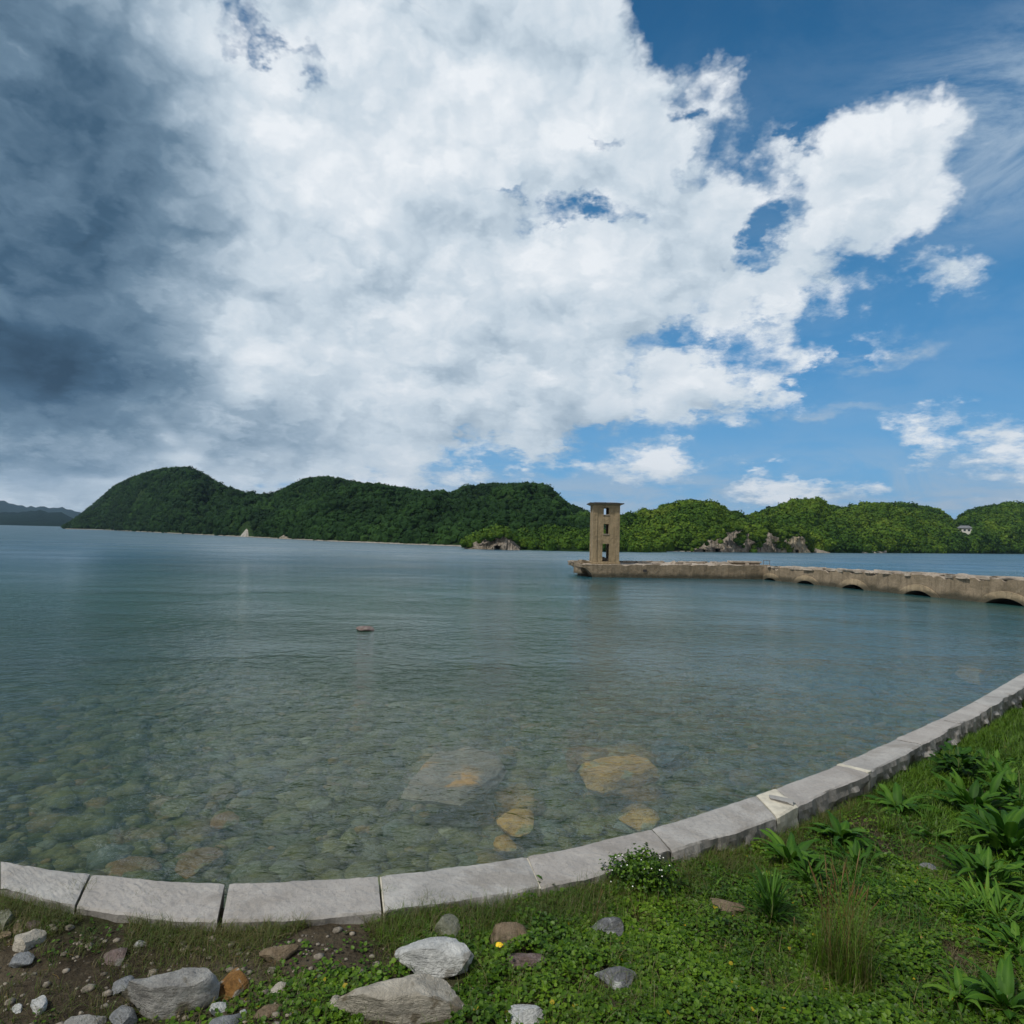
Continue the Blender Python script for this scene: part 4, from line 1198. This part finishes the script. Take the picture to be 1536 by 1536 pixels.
SUB = dict(
    slab=stone_mat('submerged_grey_slab', (.26, .21, .215), (.38, .31, .315), (.70, .33, .06), 1.3, scale=2.2),
    ochre=stone_mat('submerged_ochre_rock', (.46, .25, .07), (.66, .40, .14), (.36, .36, .24), 2.2, scale=2.5),
    green=stone_mat('submerged_green_rock', (.15, .16, .08), (.26, .25, .13), None, scale=3),
    red=stone_mat('submerged_red_rock', (.22, .12, .07), (.32, .20, .12), (.2, .2, .12), 3, scale=3),
    slate=stone_mat('submerged_slate', (.07, .10, .14), (.15, .19, .23), None, scale=3))
WET = [
    ((606, 1119, 757, 1192), -.16, 'slab', 'large submerged grey slab with orange patches', .28, 101, 10, .1),
    ((868, 1129, 987, 1174), -.20, 'ochre', 'angular ochre rock under the water right of the grey slab', .35, 108, 10, .1),
    ((835, 1103, 912, 1131), -.35, 'red', 'reddish submerged rock just behind the angular ochre rock', .3, 103, 8, .2),
    ((748, 1196, 812, 1233), -.45, 'ochre', 'dull yellowish submerged rock between the grey slab and the wall', .3, 104, 7, .2),
    ((930, 1197, 996, 1223), -.45, 'ochre', 'orange submerged rock close to the wall right of centre', .35, 105, 6, .2),
    ((742, 1246, 776, 1263), -.5, 'ochre', 'small round orange cobble under water near the wall', .4, 106, 3, .2),
    ((868, 1224, 906, 1243), -.5, 'green', 'olive green submerged cobble near the wall right of centre', .4, 107, 4, .2),
    ((558, 1289, 624, 1309), -.5, 'green', 'flat olive cobble under water touching the wall', .3, 118, 5, .2),
    ((77, 1164, 118, 1191), -.45, 'green', 'rounded pale green submerged rock at far left', .5, 109, 3, .2),
    ((976, 1098, 1032, 1126), -.5, 'slate', 'dark bluish submerged rock right of the reddish one', .3, 110, 6, .2),
    ((1440, 992, 1482, 1006), -.15, 'ochre', 'pale orange rock just under the ripples near the right edge', .4, 111, 6, .2),
    ((244, 1190, 280, 1210), -.5, 'green', 'smooth pale submerged cobble left of the flat brown one', .4, 112, 3, .2),
    ((320, 1207, 356, 1229), -.5, 'red', 'flat brown submerged cobble left of centre', .3, 113, 4, .2),
    ((510, 1234, 534, 1256), -.5, 'green', 'yellow green submerged cobble left of the olive cobble', .6, 114, 3, .2),
    ((160, 1277, 232, 1301), -.55, 'red', 'reddish flat submerged rock against the wall at lower left', .3, 115, 6, .2),
    ((268, 1258, 330, 1290), -.55, 'red', 'brown tilted submerged rock near the wall at left', .3, 116, 7, .2)]
for box, z, mt, lab, hr, sd, cuts, sink in WET[2:]:
    rock('submerged_rock', box, z+.03 if z < -.3 else z+.06, SUB[mt], lab, 'submerged rock', hr*1.15, sd, cuts+3, 3, sink=1.0, hard=.6)
slab_rock('submerged_rock', [(655, 1124), (700, 1119), (742, 1126), (756, 1143), (746, 1160), (718, 1178), (690, 1190), (640, 1186), (608, 1181), (618, 1160), (642, 1136)], -.20, .2, SUB['slab'], WET[0][3], 3)
slab_rock('submerged_rock', [(870, 1143), (905, 1134), (950, 1129), (972, 1136), (987, 1151), (955, 1158), (925, 1170), (905, 1174), (884, 1166)], -.24, .22, SUB['ochre'], WET[1][3], 5)
rock('rock_awash', (534, 939, 561, 949), 0.0, S['purple'], 'small dark rock breaking the surface far out on the left', 'rock', .35, 130, 7, 3, sink=.35)

# cobbles of the bed: nobody could count them
RK = [rock_verts(s, 3, 1, .10, .82) for s in range(8)]
def scatter_rocks(name, P, Rr_, mat, tones, flat=.55):
    V, Fs, T = [], [], []; b = 0
    for (p, r, tn) in zip(P, Rr_, tones):
        v, f = RK[random.randrange(8)]
        a = random.uniform(0, 6.28); ca, sa_ = math.cos(a), math.sin(a)
        sx = random.uniform(.7, 1.3)
        vv = v*np.array([r*sx, r, r*flat]); vv = vv @ np.array([[ca, sa_, 0], [-sa_, ca, 0], [0, 0, 1]])
        V.append(vv+np.array(p)); Fs.append(f+b); b += len(v); T.append(np.full(len(v), tn))
    return mesh_np(name, np.concatenate(V), np.concatenate(Fs), mat, attr=np.concatenate(T), smooth=True)
P_, R_l, T_ = [], [], []
for _ in range(15000):
    x = random.uniform(-11, 16); d = 0.05 + 17*random.random()**1.3
    y = kerb_y(x) + .2 + d
    if abs(x) > 1.0*y + 1: continue
    r = min(.26, .035 + random.expovariate(17))*(1+.03*d)
    P_.append((x, y, bz(x, y) + r*.12)); R_l.append(r)
    T_.append(min(1, max(0, random.random()*.9 + .1*random.random())))
tag(scatter_rocks('cobbles', P_, R_l, M['cobble'], T_), 'rounded mottled cobbles covering the shallow bed', 'cobbles', kind='stuff')
# grit and pebbles in the soil
P_, R_l, T_ = [], [], []
grit = plain('grit', (.20, .175, .14), .9, .5, 30.0)
for _ in range(5200):
    x = random.uniform(-2.9, 1.2) if random.random() < .8 else random.uniform(1.2, 5)
    y = in_y(x) - random.uniform(.05, 2.2)
    w = 1.0 if x < -.6 else .35
    if random.random() > w: continue
    r = .003 + random.expovariate(210); r = min(r, .018)
    P_.append((x, y, gz(x, y)+r*.2)); R_l.append(r); T_.append(random.random())
tag(scatter_rocks('gravel', P_, R_l, grit, T_), 'small gravel and grit scattered over the bare soil', 'gravel', kind='stuff')
# ---------- leaves, grass, plants --------------------------------------------------
M['clover'] = leaf_mat('clover_leaf', [(.014, .045, .003), (.042, .105, .005), (.085, .175, .008), (.15, .26, .016), (.42, .31, .02)], 0.5, 0.3)
M['grass'] = leaf_mat('grass_blade', [(.22, .18, .10), (.105, .10, .035), (.070, .115, .015), (.075, .165, .010), (.14, .25, .020)], 0.5, 0.3)
M['dock'] = leaf_mat('dock_leaf', [(.014, .052, .005), (.030, .098, .007), (.056, .155, .011), (.12, .24, .026)], 0.65, 0.35)
M['stem'] = plain('plant_stem', (.09, .12, .035), .7, .3)
M['redstem'] = leaf_mat('reddish_stalk', [(.16, .11, .045), (.24, .17, .08), (.32, .27, .14)], 0.6, 0.2)
M['petal'] = plain('white_petal', (.75, .75, .70), .6, .05)
M['yellow'] = plain('yellow_petal', (.75, .50, .02), .6, .1)


def leaf_discs(P, Rs, nrm, T, name, mat, fold=.25):
    """round leaflets: six-sided, folded a little along the middle"""
    P = np.array(P); Rs = np.array(Rs)[:, None]; nrm = np.array(nrm); nrm /= np.linalg.norm(nrm, axis=1)[:, None]
    t = RNG.normal(size=P.shape); t -= (t*nrm).sum(1)[:, None]*nrm; t /= np.linalg.norm(t, axis=1)[:, None]
    b = np.cross(nrm, t)
    pts = [P - t*Rs, P - t*Rs*.35 + b*Rs*.95 + nrm*Rs*fold, P + t*Rs*.6 + b*Rs*.8 + nrm*Rs*fold*.9, P + t*Rs*.9, P + t*Rs*.6 - b*Rs*.8 + nrm*Rs*fold*.9, P - t*Rs*.35 - b*Rs*.95 + nrm*Rs*fold]
    V = np.stack(pts, 1).reshape(-1, 3); i = np.arange(len(P))[:, None]*6
    q = np.concatenate([i+np.array([0, 1, 2, 3]), i+np.array([0, 3, 4, 5])])
    return mesh_np(name, V, q, mat, attr=np.repeat(T, 6), smooth=False)


def blades(P, L, az_, lean, W, T, name, mat, parent=None, seg=4, loc=None):
    P = np.array(P, float); n = len(P); L = np.array(L)[:, None]; W = np.array(W)[:, None]
    d = np.stack([np.cos(az_), np.sin(az_), np.zeros(n)], 1); s = np.stack([-np.sin(az_), np.cos(az_), np.zeros(n)], 1)
    lean = np.array(lean)[:, None]
    rows = []
    for k in range(seg+1):
        t = k/seg
        c = P + d*L*lean*t**1.9 + np.array([0, 0, 1])*L*(t - .5*lean*t**2.2)
        w = W*(1-t**1.6)*.5 + W*.03
        rows += [c - s*w, c + s*w]
    V = np.stack(rows, 1).reshape(-1, 3); m = (seg+1)*2; i = np.arange(n)[:, None]*m
    q = np.concatenate([i+np.array([2*k, 2*k+1, 2*k+3, 2*k+2]) for k in range(seg)])
    return mesh_np(name, V, q, mat, parent, attr=np.repeat(T, m), smooth=True, loc=loc)


def near_stone(x, y, k=.62):
    return any((x-a)**2+(y-b)**2 < (r*k)**2 for a, b, r in STONES)


# where the ground cover grows thick (0..1)
BARE = [(at(1400, 1305, 1.56), .22), (at(1450, 1445, 1.6), .17), (at(1520, 1470, 1.6), .2), (at(1330, 1400, 1.58), .05), (at(1430, 1420, 1.58), .10), (at(560, 1450, 1.62), .10), (at(1240, 1480, 1.6), .06), (at(1010, 1500, 1.6), .05), (at(870, 1440, 1.6), .045), (at(1120, 1440, 1.6), .05)]
def cover(x, y):
    c = 0.5 + (x + .62 + .35*(3.0-y)*.35)*1.5 + .9*fb(x*1.6, y*1.6, 9, 4)
    d = in_y(x) - y
    c -= .5*math.exp(-d/.10) + max(0, fb(x*4.5, y*4.5, 66, 4)-.12)*1.6
    for p, r in BARE:
        q = math.hypot(x-p.x, y-p.y)/r
        if q < 1.6: c -= 1.1*(1.6-q) + .2*fb(x*8, y*8, 3)
    return max(0, min(1, c))


P_, R_l, Nn, T_ = [], [], [], []
def try_leaf(x, y):
    if y > in_y(x) - .01 or near_stone(x, y): return
    c = cover(x, y)
    if random.random() > c: return
    mound = max(0, .35 + fb(x*3.2, y*3.2, 12, 4))
    z = gz(x, y) + (.008 + .050*mound)*random.uniform(.35, 1.05)
    far = max(1.0, y/4.0)
    P_.append((x, y, z)); R_l.append(random.choice((random.uniform(.004, .009), random.uniform(.006, .0115)))*(1+.5*(far-1)))
    Nn.append((random.gauss(0, .42), random.gauss(-.12, .42), 1))
    t = .34 + .22*fb(x*2.5, y*2.5, 20) + random.uniform(-.2, .28)
    if random.random() < .004 + .03*max(0, fb(x*5, y*5, 31)-.25): t = random.uniform(.93, 1.0)
    T_.append(max(0, min(1, t)) if t > .9 else max(0, min(.74, t)))
for _ in range(125000):
    y = 1.9 + 1.9*random.random(); x = random.uniform(-1.1, 2.9)
    try_leaf(x, y)
for _ in range(38000):
    u = random.random(); y = 3.6 + 5.2*u*u; x = random.uniform(.6, 7.5)
    try_leaf(x, y)
for _ in range(4500):
    x = random.uniform(-3, -.4); y = random.uniform(1.9, 3.2)
    if fb(x*2.4, y*2.4, 40) > .22 and y < in_y(x)-.03:
        P_.append((x, y, gz(x, y)+random.uniform(.004, .02))); R_l.append(random.uniform(.004, .009)); Nn.append((random.gauss(0, .4), random.gauss(0, .4), 1)); T_.append(random.uniform(.1, .55))
print('LEAVES', len(P_))
tag(leaf_discs(P_, R_l, Nn, T_, 'ground_cover', M['clover']), 'dense small round leaved green ground cover', 'ground cover', kind='stuff')

# grass ---------------------------------------------------------------------------
P_, L_l, A_, Le, Wi, T_ = [], [], [], [], [], []
def blade(x, y, L, lean, w, t):
    P_.append((x, y, gz(x, y)-.003)); L_l.append(L); A_.append(random.uniform(0, 6.283)); Le.append(lean); Wi.append(w); T_.append(max(0, min(1, t)))
for _ in range(130000):
    x = random.uniform(-3.0, 8.5); y = in_y(x) - .01 - random.choice((abs(random.gauss(0, .12)), random.uniform(0, 2.4), random.uniform(0, 1.2)))
    if y < 1.85 or near_stone(x, y, .55) or abs(x) > y*.85+.35: continue
    cl = fb(x*2.2, y*2.2, 51, 4); d = in_y(x) - y
    if x < -.5:
        if cl < -.12 - .35*math.exp(-d/.15): continue
        blade(x, y, random.uniform(.02, .075)*(1.2 if d < .2 else 1), random.uniform(.3, 1.3), random.uniform(.0012, .0025), random.gauss(.36, .16))
    elif x < 2.6:
        k = cl + (.35 if d < .16 else 0) + (.25 if d < .35 else 0)
        if k < -.10 and random.random() < .8: continue
        blade(x, y, random.uniform(.04, .12), random.uniform(.2, 1.3), random.uniform(.0012, .0026), random.gauss(.45, .27))
    else:
        if cl < -.30: continue
        blade(x, y, random.uniform(.04, .12)*(1+.06*y), random.uniform(.3, 1.1), random.uniform(.003, .006)*(1+.05*y), random.gauss(.72, .14))
# dry straw lying in the bare patches
for p, r in BARE[:5]:
    for _ in range(int(1500*r)):
        a = random.uniform(0, 6.28); q = r*1.2*math.sqrt(random.random())
        x, y = p.x+q*math.cos(a), p.y+q*math.sin(a)
        if y > in_y(x)-.02: continue
        blade(x, y, random.uniform(.03, .12), random.uniform(1.2, 1.9), random.uniform(.0012, .0022), random.uniform(0, .22))
print('BLADES', len(P_))
tag(blades(P_, L_l, np.array(A_), Le, Wi, T_, 'grass', M['grass']), 'short mixed green and dry grass growing through the ground cover', 'grass', kind='stuff')


# tangle of lance-leaved weeds on the right
P_, L_l, A_, Le, Wi, T_ = [], [], [], [], [], []
for _ in range(26000):
    x = random.uniform(.9, 7.5); y = in_y(x) - .04 - random.uniform(0, 2.6)
    if y < 1.9 or abs(x) > y*.85+.35 or near_stone(x, y, .6): continue
    k = fb(x*1.9, y*1.9, 91, 4) + (x-2.2)*.22
    if k < .10 or any(math.hypot(x-p.x, y-p.y) < r*.8 for p, r in BARE[:5]): continue
    blade(x, y, random.uniform(.035, .12), random.uniform(.5, 1.4), random.uniform(.005, .013), random.gauss(.5, .28))
tag(blades(P_, L_l, np.array(A_), Le, Wi, T_, 'weeds', M['dock']), 'tangle of small lance leaved weeds on the right', 'weeds', kind='stuff')


# broad leaved plants ----------------------------------------------------------------
def leafset(n, L, W, up, seed, wav=.08, droop=1.0, toothed=.0, spread=0.02, h0=(0, 0.02), tone=(.2, .9)):
    rng = random.Random(seed)
    V, Fq, T = [], [], []
    for i in range(n):
        a = 2*math.pi*(i*0.381966 + rng.uniform(-.04, .04)); l = L*rng.uniform(.65, 1.1); w = W*rng.uniform(.8, 1.15)
        e0 = math.radians(rng.uniform(*up)); tn = rng.uniform(*tone); twist = rng.uniform(-.3, .3)
        base = Vector((math.cos(a)*spread*rng.random(), math.sin(a)*spread*rng.random(), rng.uniform(*h0)))
        p = base.copy(); seg = 9; e = e0
        b = len(V)
        side = Vector((-math.sin(a), math.cos(a), 0))
        for k in range(seg+1):
            t = k/seg
            wd = w*.5*(math.sin(math.pi*min(1, t**.8*.93+.06))**.85)*(1+toothed*math.sin(t*40+i)) if t > .12 else w*.06
            dv = Vector((math.cos(a)*math.cos(e), math.sin(a)*math.cos(e), math.sin(e)))
            upv = dv.cross(side).normalized()*-1
            s2 = (side*math.cos(twist*t) + upv*math.sin(twist*t))
            wz = wav*w*math.sin(t*13+i*1.7)
            V += [tuple(p + s2*wd + upv*(wd*.30+wz)), tuple(p + s2*wd*.5 + upv*(wd*.18)), tuple(p), tuple(p - s2*wd*.5 + upv*(wd*.18)), tuple(p - s2*wd + upv*(wd*.30-wz))]
            T += [tn, tn, min(1, tn+.25), tn, tn]
            p = p + dv*(l/seg); e -= droop*rng.uniform(.08, .16)*(1+t)
        for k in range(seg):
            for m_ in range(4):
                Fq.append((b+k*5+m_, b+(k+1)*5+m_, b+(k+1)*5+m_+1, b+k*5+m_+1))
    return np.array(V), np.array(Fq), np.array(T)


def plant(name, px, py, label, cat, parts, stem=None, rz=0.0):
    p = at(px, py, 1.57)
    p = at(px, py, gz(p.x, p.y)); p.z = gz(p.x, p.y)-.004
    o = empty(name, tuple(p), rz); tag(o, label, cat)
    for nm, (v, f, t), mat in parts:
        mesh_np(nm, v, f, mat, o, attr=t, smooth=True)
    if stem:
        mb = MB()
        for s in stem: mb.tube(s, [.006, .004, .002][:len(s)] if len(s) == 3 else .004, 5)
        mb.build('stem', M['stem'], o, smooth=True)
    STONES.append((p.x, p.y, .03))
    return o
D = M['dock']
st = [[(0, 0, -.02), (0, .003, .03), (.004, 0, .06)]]
plant('dock_plant', 1347, 1219, 'broad rosette of long wavy dock leaves close to the wall on the right', 'dock plant', [('leaves', leafset(36, .27, .05, (12, 75), 1, .12, 1.15), D)], st)
plant('dock_plant', 1262, 1266, 'spreading dock clump second nearest the wall, above the tall grass tuft', 'dock plant', [('leaves', leafset(46, .25, .048, (10, 80), 2, .1, 1.1), D)], st)
plant('dock_plant', 1185, 1298, 'low dock clump left of the others, behind the narrow leaved weed', 'dock plant', [('leaves', leafset(40, .24, .045, (5, 75), 3, .1, .9), D)], st)
plant('dock_plant', 1512, 1285, 'biggest thick clump of dock leaves at the right edge', 'dock plant', [('leaves', leafset(64, .27, .055, (20, 88), 5, .1, 1.0, spread=.14, h0=(0, .12)), D)], st)
plant('dock_plant', 1462, 1225, 'upright dock clump behind the biggest clump near the right edge', 'dock plant', [('leaves', leafset(44, .26, .05, (25, 88), 6, .1, .9, spread=.12, h0=(0, .1)), D)], st)
plant('dock_plant', 1510, 1515, 'dock rosette in the bottom right corner', 'dock plant', [('leaves', leafset(26, .19, .045, (15, 80), 7, .1, 1.0), D)], st)
plant('dock_plant', 1440, 1500, 'smaller pale dock rosette left of the bottom right corner', 'dock plant', [('leaves', leafset(14, .13, .03, (15, 80), 8, .1, 1.0, tone=(.5, 1)), D)], st)
plant('leafy_weed', 1438, 1172, 'dark bushy weed with a pointed tip by the wall top right', 'weed', [('leaves', leafset(60, .15, .05, (15, 80), 9, .1, .8, .2, spread=.10, h0=(0, .2), tone=(0, .55)), D)], [[(0, 0, -.02), (0, 0, .12), (0, .01, .27)]])
plant('leafy_weed', 1490, 1180, 'pale upright weed between the bushy weed and the right edge', 'weed', [('leaves', leafset(46, .13, .035, (20, 80), 10, .1, .7, .1, spread=.10, h0=(0, .2), tone=(.4, 1)), D)], [[(0, 0, -.02), (0, 0, .12), (0, .01, .24)]])
plant('narrow_leaved_weed', 1158, 1388, 'bushy weed of narrow dark green leaves left of the tall grass tuft', 'weed', [('leaves', leafset(130, .14, .011, (30, 88), 11, .02, .5, spread=.05, h0=(0, .12), tone=(0, .6)), D)], [[(0, 0, -.02), (0, 0, .06), (.01, 0, .16)]])
plant('leafy_weed', 1215, 1330, 'bright fern like weed right above the narrow leaved weed', 'weed', [('leaves', leafset(46, .12, .018, (20, 85), 21, .05, .7, .2, spread=.05, h0=(0, .08), tone=(.2, .8)), D)], st)
plant('grassy_weed', 1500, 1385, 'patch of bright lance leaved grass at the right edge', 'grass tuft', [('leaves', leafset(120, .15, .014, (25, 85), 12, .02, .9, spread=.2, h0=(0, .03), tone=(.4, 1)), D)])
plant('grassy_weed', 1440, 1372, 'smaller bright lance leaved tuft left of the edge patch', 'grass tuft', [('leaves', leafset(60, .11, .011, (25, 85), 13, .02, .9, spread=.1, h0=(0, .02), tone=(.4, 1)), D)])
plant('leafy_weed', 822, 1338, 'small leafy sprig growing at a joint of the wall', 'weed', [('leaves', leafset(26, .05, .02, (10, 80), 14, .05, .7, spread=.04, h0=(0, .06), tone=(.3, .8)), D)], st)

plant('dock_plant', 1398, 1262, 'low half hidden dock clump between the wall rosette and the upright clump', 'dock plant', [('leaves', leafset(20, .17, .04, (10, 70), 31, .1, 1.0), D)], st)
plant('leafy_weed', 1530, 1215, 'tall dense leafy weed at the right edge behind the biggest dock clump', 'weed', [('leaves', leafset(70, .2, .045, (20, 85), 32, .1, .9, spread=.18, h0=(0, .2)), D)], [[(0, 0, -.02), (0, 0, .12), (0, .01, .27)]])
plant('leafy_weed', 1400, 1130, 'dark low weed against the wall left of the pointed weed', 'weed', [('leaves', leafset(40, .14, .04, (15, 80), 41, .1, .8, .2, spread=.08, h0=(0, .1), tone=(.1, .6)), D)], st)
plant('leafy_weed', 1475, 1330, 'dense leafy weed directly below the biggest dock clump', 'weed', [('leaves', leafset(60, .17, .035, (15, 80), 42, .1, .9, .1, spread=.12, h0=(0, .1), tone=(.1, .8)), D)], st)
plant('leafy_weed', 1530, 1440, 'leafy weed cut by the right edge above the corner rosette', 'weed', [('leaves', leafset(46, .15, .03, (15, 80), 43, .1, .9, .1, spread=.1, h0=(0, .08), tone=(.3, .9)), D)], st)
plant('leafy_weed', 1285, 1302, 'low leafy weed tangled behind the top of the tall grass tuft', 'weed', [('leaves', leafset(40, .13, .026, (10, 75), 44, .1, .9, .1, spread=.1, h0=(0, .05), tone=(.1, .7)), D)], st)
# tall grass tuft
def tuft(name, px, py, n, L, W, lean, r, label, tones, cat='grass tuft', heads=0, mat=None):
    p = at(px, py, 1.58); p.z = gz(p.x, p.y)
    o = empty(name, tuple(p)); tag(o, label, cat)
    a = RNG.uniform(0, 6.283, n); q = r*np.sqrt(RNG.random(n)); b = RNG.uniform(0, 6.283, n)
    P = np.stack([q*np.cos(b), q*np.sin(b), np.full(n, -.004)], 1)
    blades(P, RNG.uniform(L*.5, L, n), a, RNG.uniform(*lean, n), np.full(n, W), RNG.uniform(*tones, n), 'blades', mat or M['grass'], o)
    if heads:
        mb = MB(); hd = MB()
        for _ in range(heads):
            an = random.uniform(0, 6.28); ln = random.uniform(.08, .35); h = L*random.uniform(.85, 1.15); x0 = random.uniform(-r, r)*.6; y0 = random.uniform(-r, r)*.6
            pts = [(x0+ln*h*math.cos(an)*t**2, y0+ln*h*math.sin(an)*t**2, h*t) for t in (0, .3, .6, .8, 1)]
            mb.tube(pts[:4], .0009, 4); hd.tube([pts[3], tuple((Vector(pts[3])+Vector(pts[4]))/2), pts[4]], [.001, .0026, .0008], 5)
        mb.build('stalks', M['redstem'], o)['kind'] = 'stuff'; hd.build('seed_heads', M['redstem'], o)['kind'] = 'stuff'
    return o
tuft('tall_grass', 1262, 1462, 430, .40, .0020, (.15, .85), .12, 'tall wispy grass tuft with brownish stalks in the right foreground', (.15, .95), heads=26)
tuft('tall_grass', 1330, 1240, 90, .16, .003, (.2, .8), .05, 'small grass tuft beside the broad dock rosette', (.5, 1))
tuft('tall_grass', 1530, 1120, 240, .20, .004, (.2, .8), .2, 'grass tuft against the wall at the right edge', (.4, .9))
tuft('tall_grass', 643, 1392, 150, .11, .002, (.3, .9), .06, 'dry tuft of grass at the wall beside the greenish stone', (0, .6))
tuft('tall_grass', 577, 1376, 40, .09, .002, (.2, .8), .025, 'small tuft of grass in front of the wall joint at centre left', (.2, .8))
tuft('tall_grass', 118, 1372, 120, .10, .002, (.4, 1.1), .06, 'grass tuft at the wall joint near the left edge', (.1, .6))
tuft('tall_grass', 215, 1392, 140, .09, .002, (.4, 1.2), .09, 'sprawling grass tuft below the second wall block from the left', (.1, .6))
tuft('tall_grass', 430, 1400, 140, .07, .002, (.4, 1.2), .09, 'low grass tuft below the block right of the dark wall crack', (.2, .8))
for i_, (px, py, L, lab) in enumerate([(893, 1412, .46, 'thin reddish weed stalk rising before the wall at centre'), (955, 1405, .30, 'thin bare stalk right of the reddish one'),
                        (1193, 1425, .30, 'pale thin seed stalk left of the tall grass tuft'), (748, 1368, .13, 'short dark grass stalk at the wall beside the tan boulder'), (1160, 1500, .2, 'thin dry stalk at bottom right of the clover')]):
    tuft('weed_stalk', px, py, 14, L*.35, .003, (.3, 1.0), .012, lab, (0, .4), 'weed stalk', heads=2)
    
# white flowered bush
def flower_bush(px, py, R, H, n, nf, label):
    p = at(px, py, 1.57); p.z = gz(p.x, p.y)
    o = empty('flowering_bush', tuple(p)); tag(o, label, 'flowering bush')
    Pp, Rr2, Nn2, Tt = [], [], [], []
    for _ in range(n):
        a = random.uniform(0, 6.28); u = math.sqrt(random.random()); e = math.sqrt(max(0, 1-u*u))
        k = random.uniform(.5, 1.0)*(1+.55*fb(3*math.cos(a)*u, 3*math.sin(a)*u, 77, 4))
        Pp.append((R*u*math.cos(a)*k, R*.8*u*math.sin(a)*k, H*e*k+.005)); Rr2.append(random.uniform(.004, .009)); Nn2.append((random.gauss(0, .6)+u*math.cos(a), random.gauss(0, .6)+u*math.sin(a), 1)); Tt.append(random.uniform(0, .6))
    l = leaf_discs(Pp, Rr2, Nn2, Tt, 'leaves', M['clover']); l.parent = o
    fp, fr2, fn, ft = [], [], [], []
    for _ in range(nf):
        a = random.uniform(0, 6.28); u = math.sqrt(random.random())*.95; e = math.sqrt(max(0, 1-u*u))
        fp.append((R*u*math.cos(a), R*.8*u*math.sin(a), H*e+.012)); fr2.append(.0033); fn.append((random.gauss(0, .2), -.5, 1)); ft.append(0)
    fl = leaf_discs(fp, fr2, fn, ft, 'flowers', M['petal']); fl.parent = o; fl['kind'] = 'stuff'
    mb = MB()
    for _ in range(12):
        a = random.uniform(0, 6.28); mb.tube([(0, 0, -.01), (R*.3*math.cos(a), R*.3*math.sin(a), H*.5), (R*.7*math.cos(a), R*.6*math.sin(a), H*.75)], .0018, 4)
    mb.build('stems', M['stem'], o)
flower_bush(962, 1352, .19, .15, 3600, 26, 'dark green bushy plant dotted with tiny white flowers by the wall')
# one buttercup
p = at(748, 1450, 1.62); p.z = gz(p.x, p.y)
o = empty('yellow_flower', tuple(p)); tag(o, 'single yellow flower right of the bluish white rock', 'flower')
mb = MB(); mb.tube([(0, 0, 0), (.002, 0, .03), (0, 0, .055)], .0012, 5); mb.build('stem', M['stem'], o)
f5 = leaf_discs([(.008*math.cos(a), .008*math.sin(a), .058) for a in (0, 1.26, 2.51, 3.77, 5.03)], [.008]*5, [(math.cos(a)*.3, math.sin(a)*.3-.3, 1) for a in (0, 1.26, 2.51, 3.77, 5.03)], [0]*5, 'petals', M['yellow'], .1); f5.parent = o
# twigs and straw lying on the dirt
mb = MB()
for _ in range(170):
    x = random.uniform(-2.9, .1); y = random.uniform(1.9, in_y(x)-.05); a = random.uniform(0, 6.28); l = random.uniform(.015, .07)
    z = gz(x, y)+.004
    mb.tube([(x, y, z), (x+l*.5*math.cos(a)+random.gauss(0, .003), y+l*.5*math.sin(a), z+.004), (x+l*math.cos(a), y+l*math.sin(a), z+.002)], random.uniform(.0006, .0014), 4)
tag(mb.build('twigs', M['redstem']), 'dead twigs and straw scattered over the dirt', 'twigs', kind='stuff')
# ---------- water, air -------------------------------------------------
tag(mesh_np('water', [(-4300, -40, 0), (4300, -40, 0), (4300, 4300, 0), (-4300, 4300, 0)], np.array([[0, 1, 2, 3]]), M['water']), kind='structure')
hz, n = new_mat('haze')
v = n.n('ShaderNodeVolumePrincipled', ins={'Color': (.50, .74, 1.0, 1), 'Density': 0.9e-4, 'Anisotropy': 0.2})
o = n.n('ShaderNodeOutputMaterial'); n.link(v.outputs[0], o.inputs['Volume'])
mb = MB(); mb.box(-4700, 4700, -200, 4700, -18, 330)
tag(mb.build('haze', hz), kind='stuff')
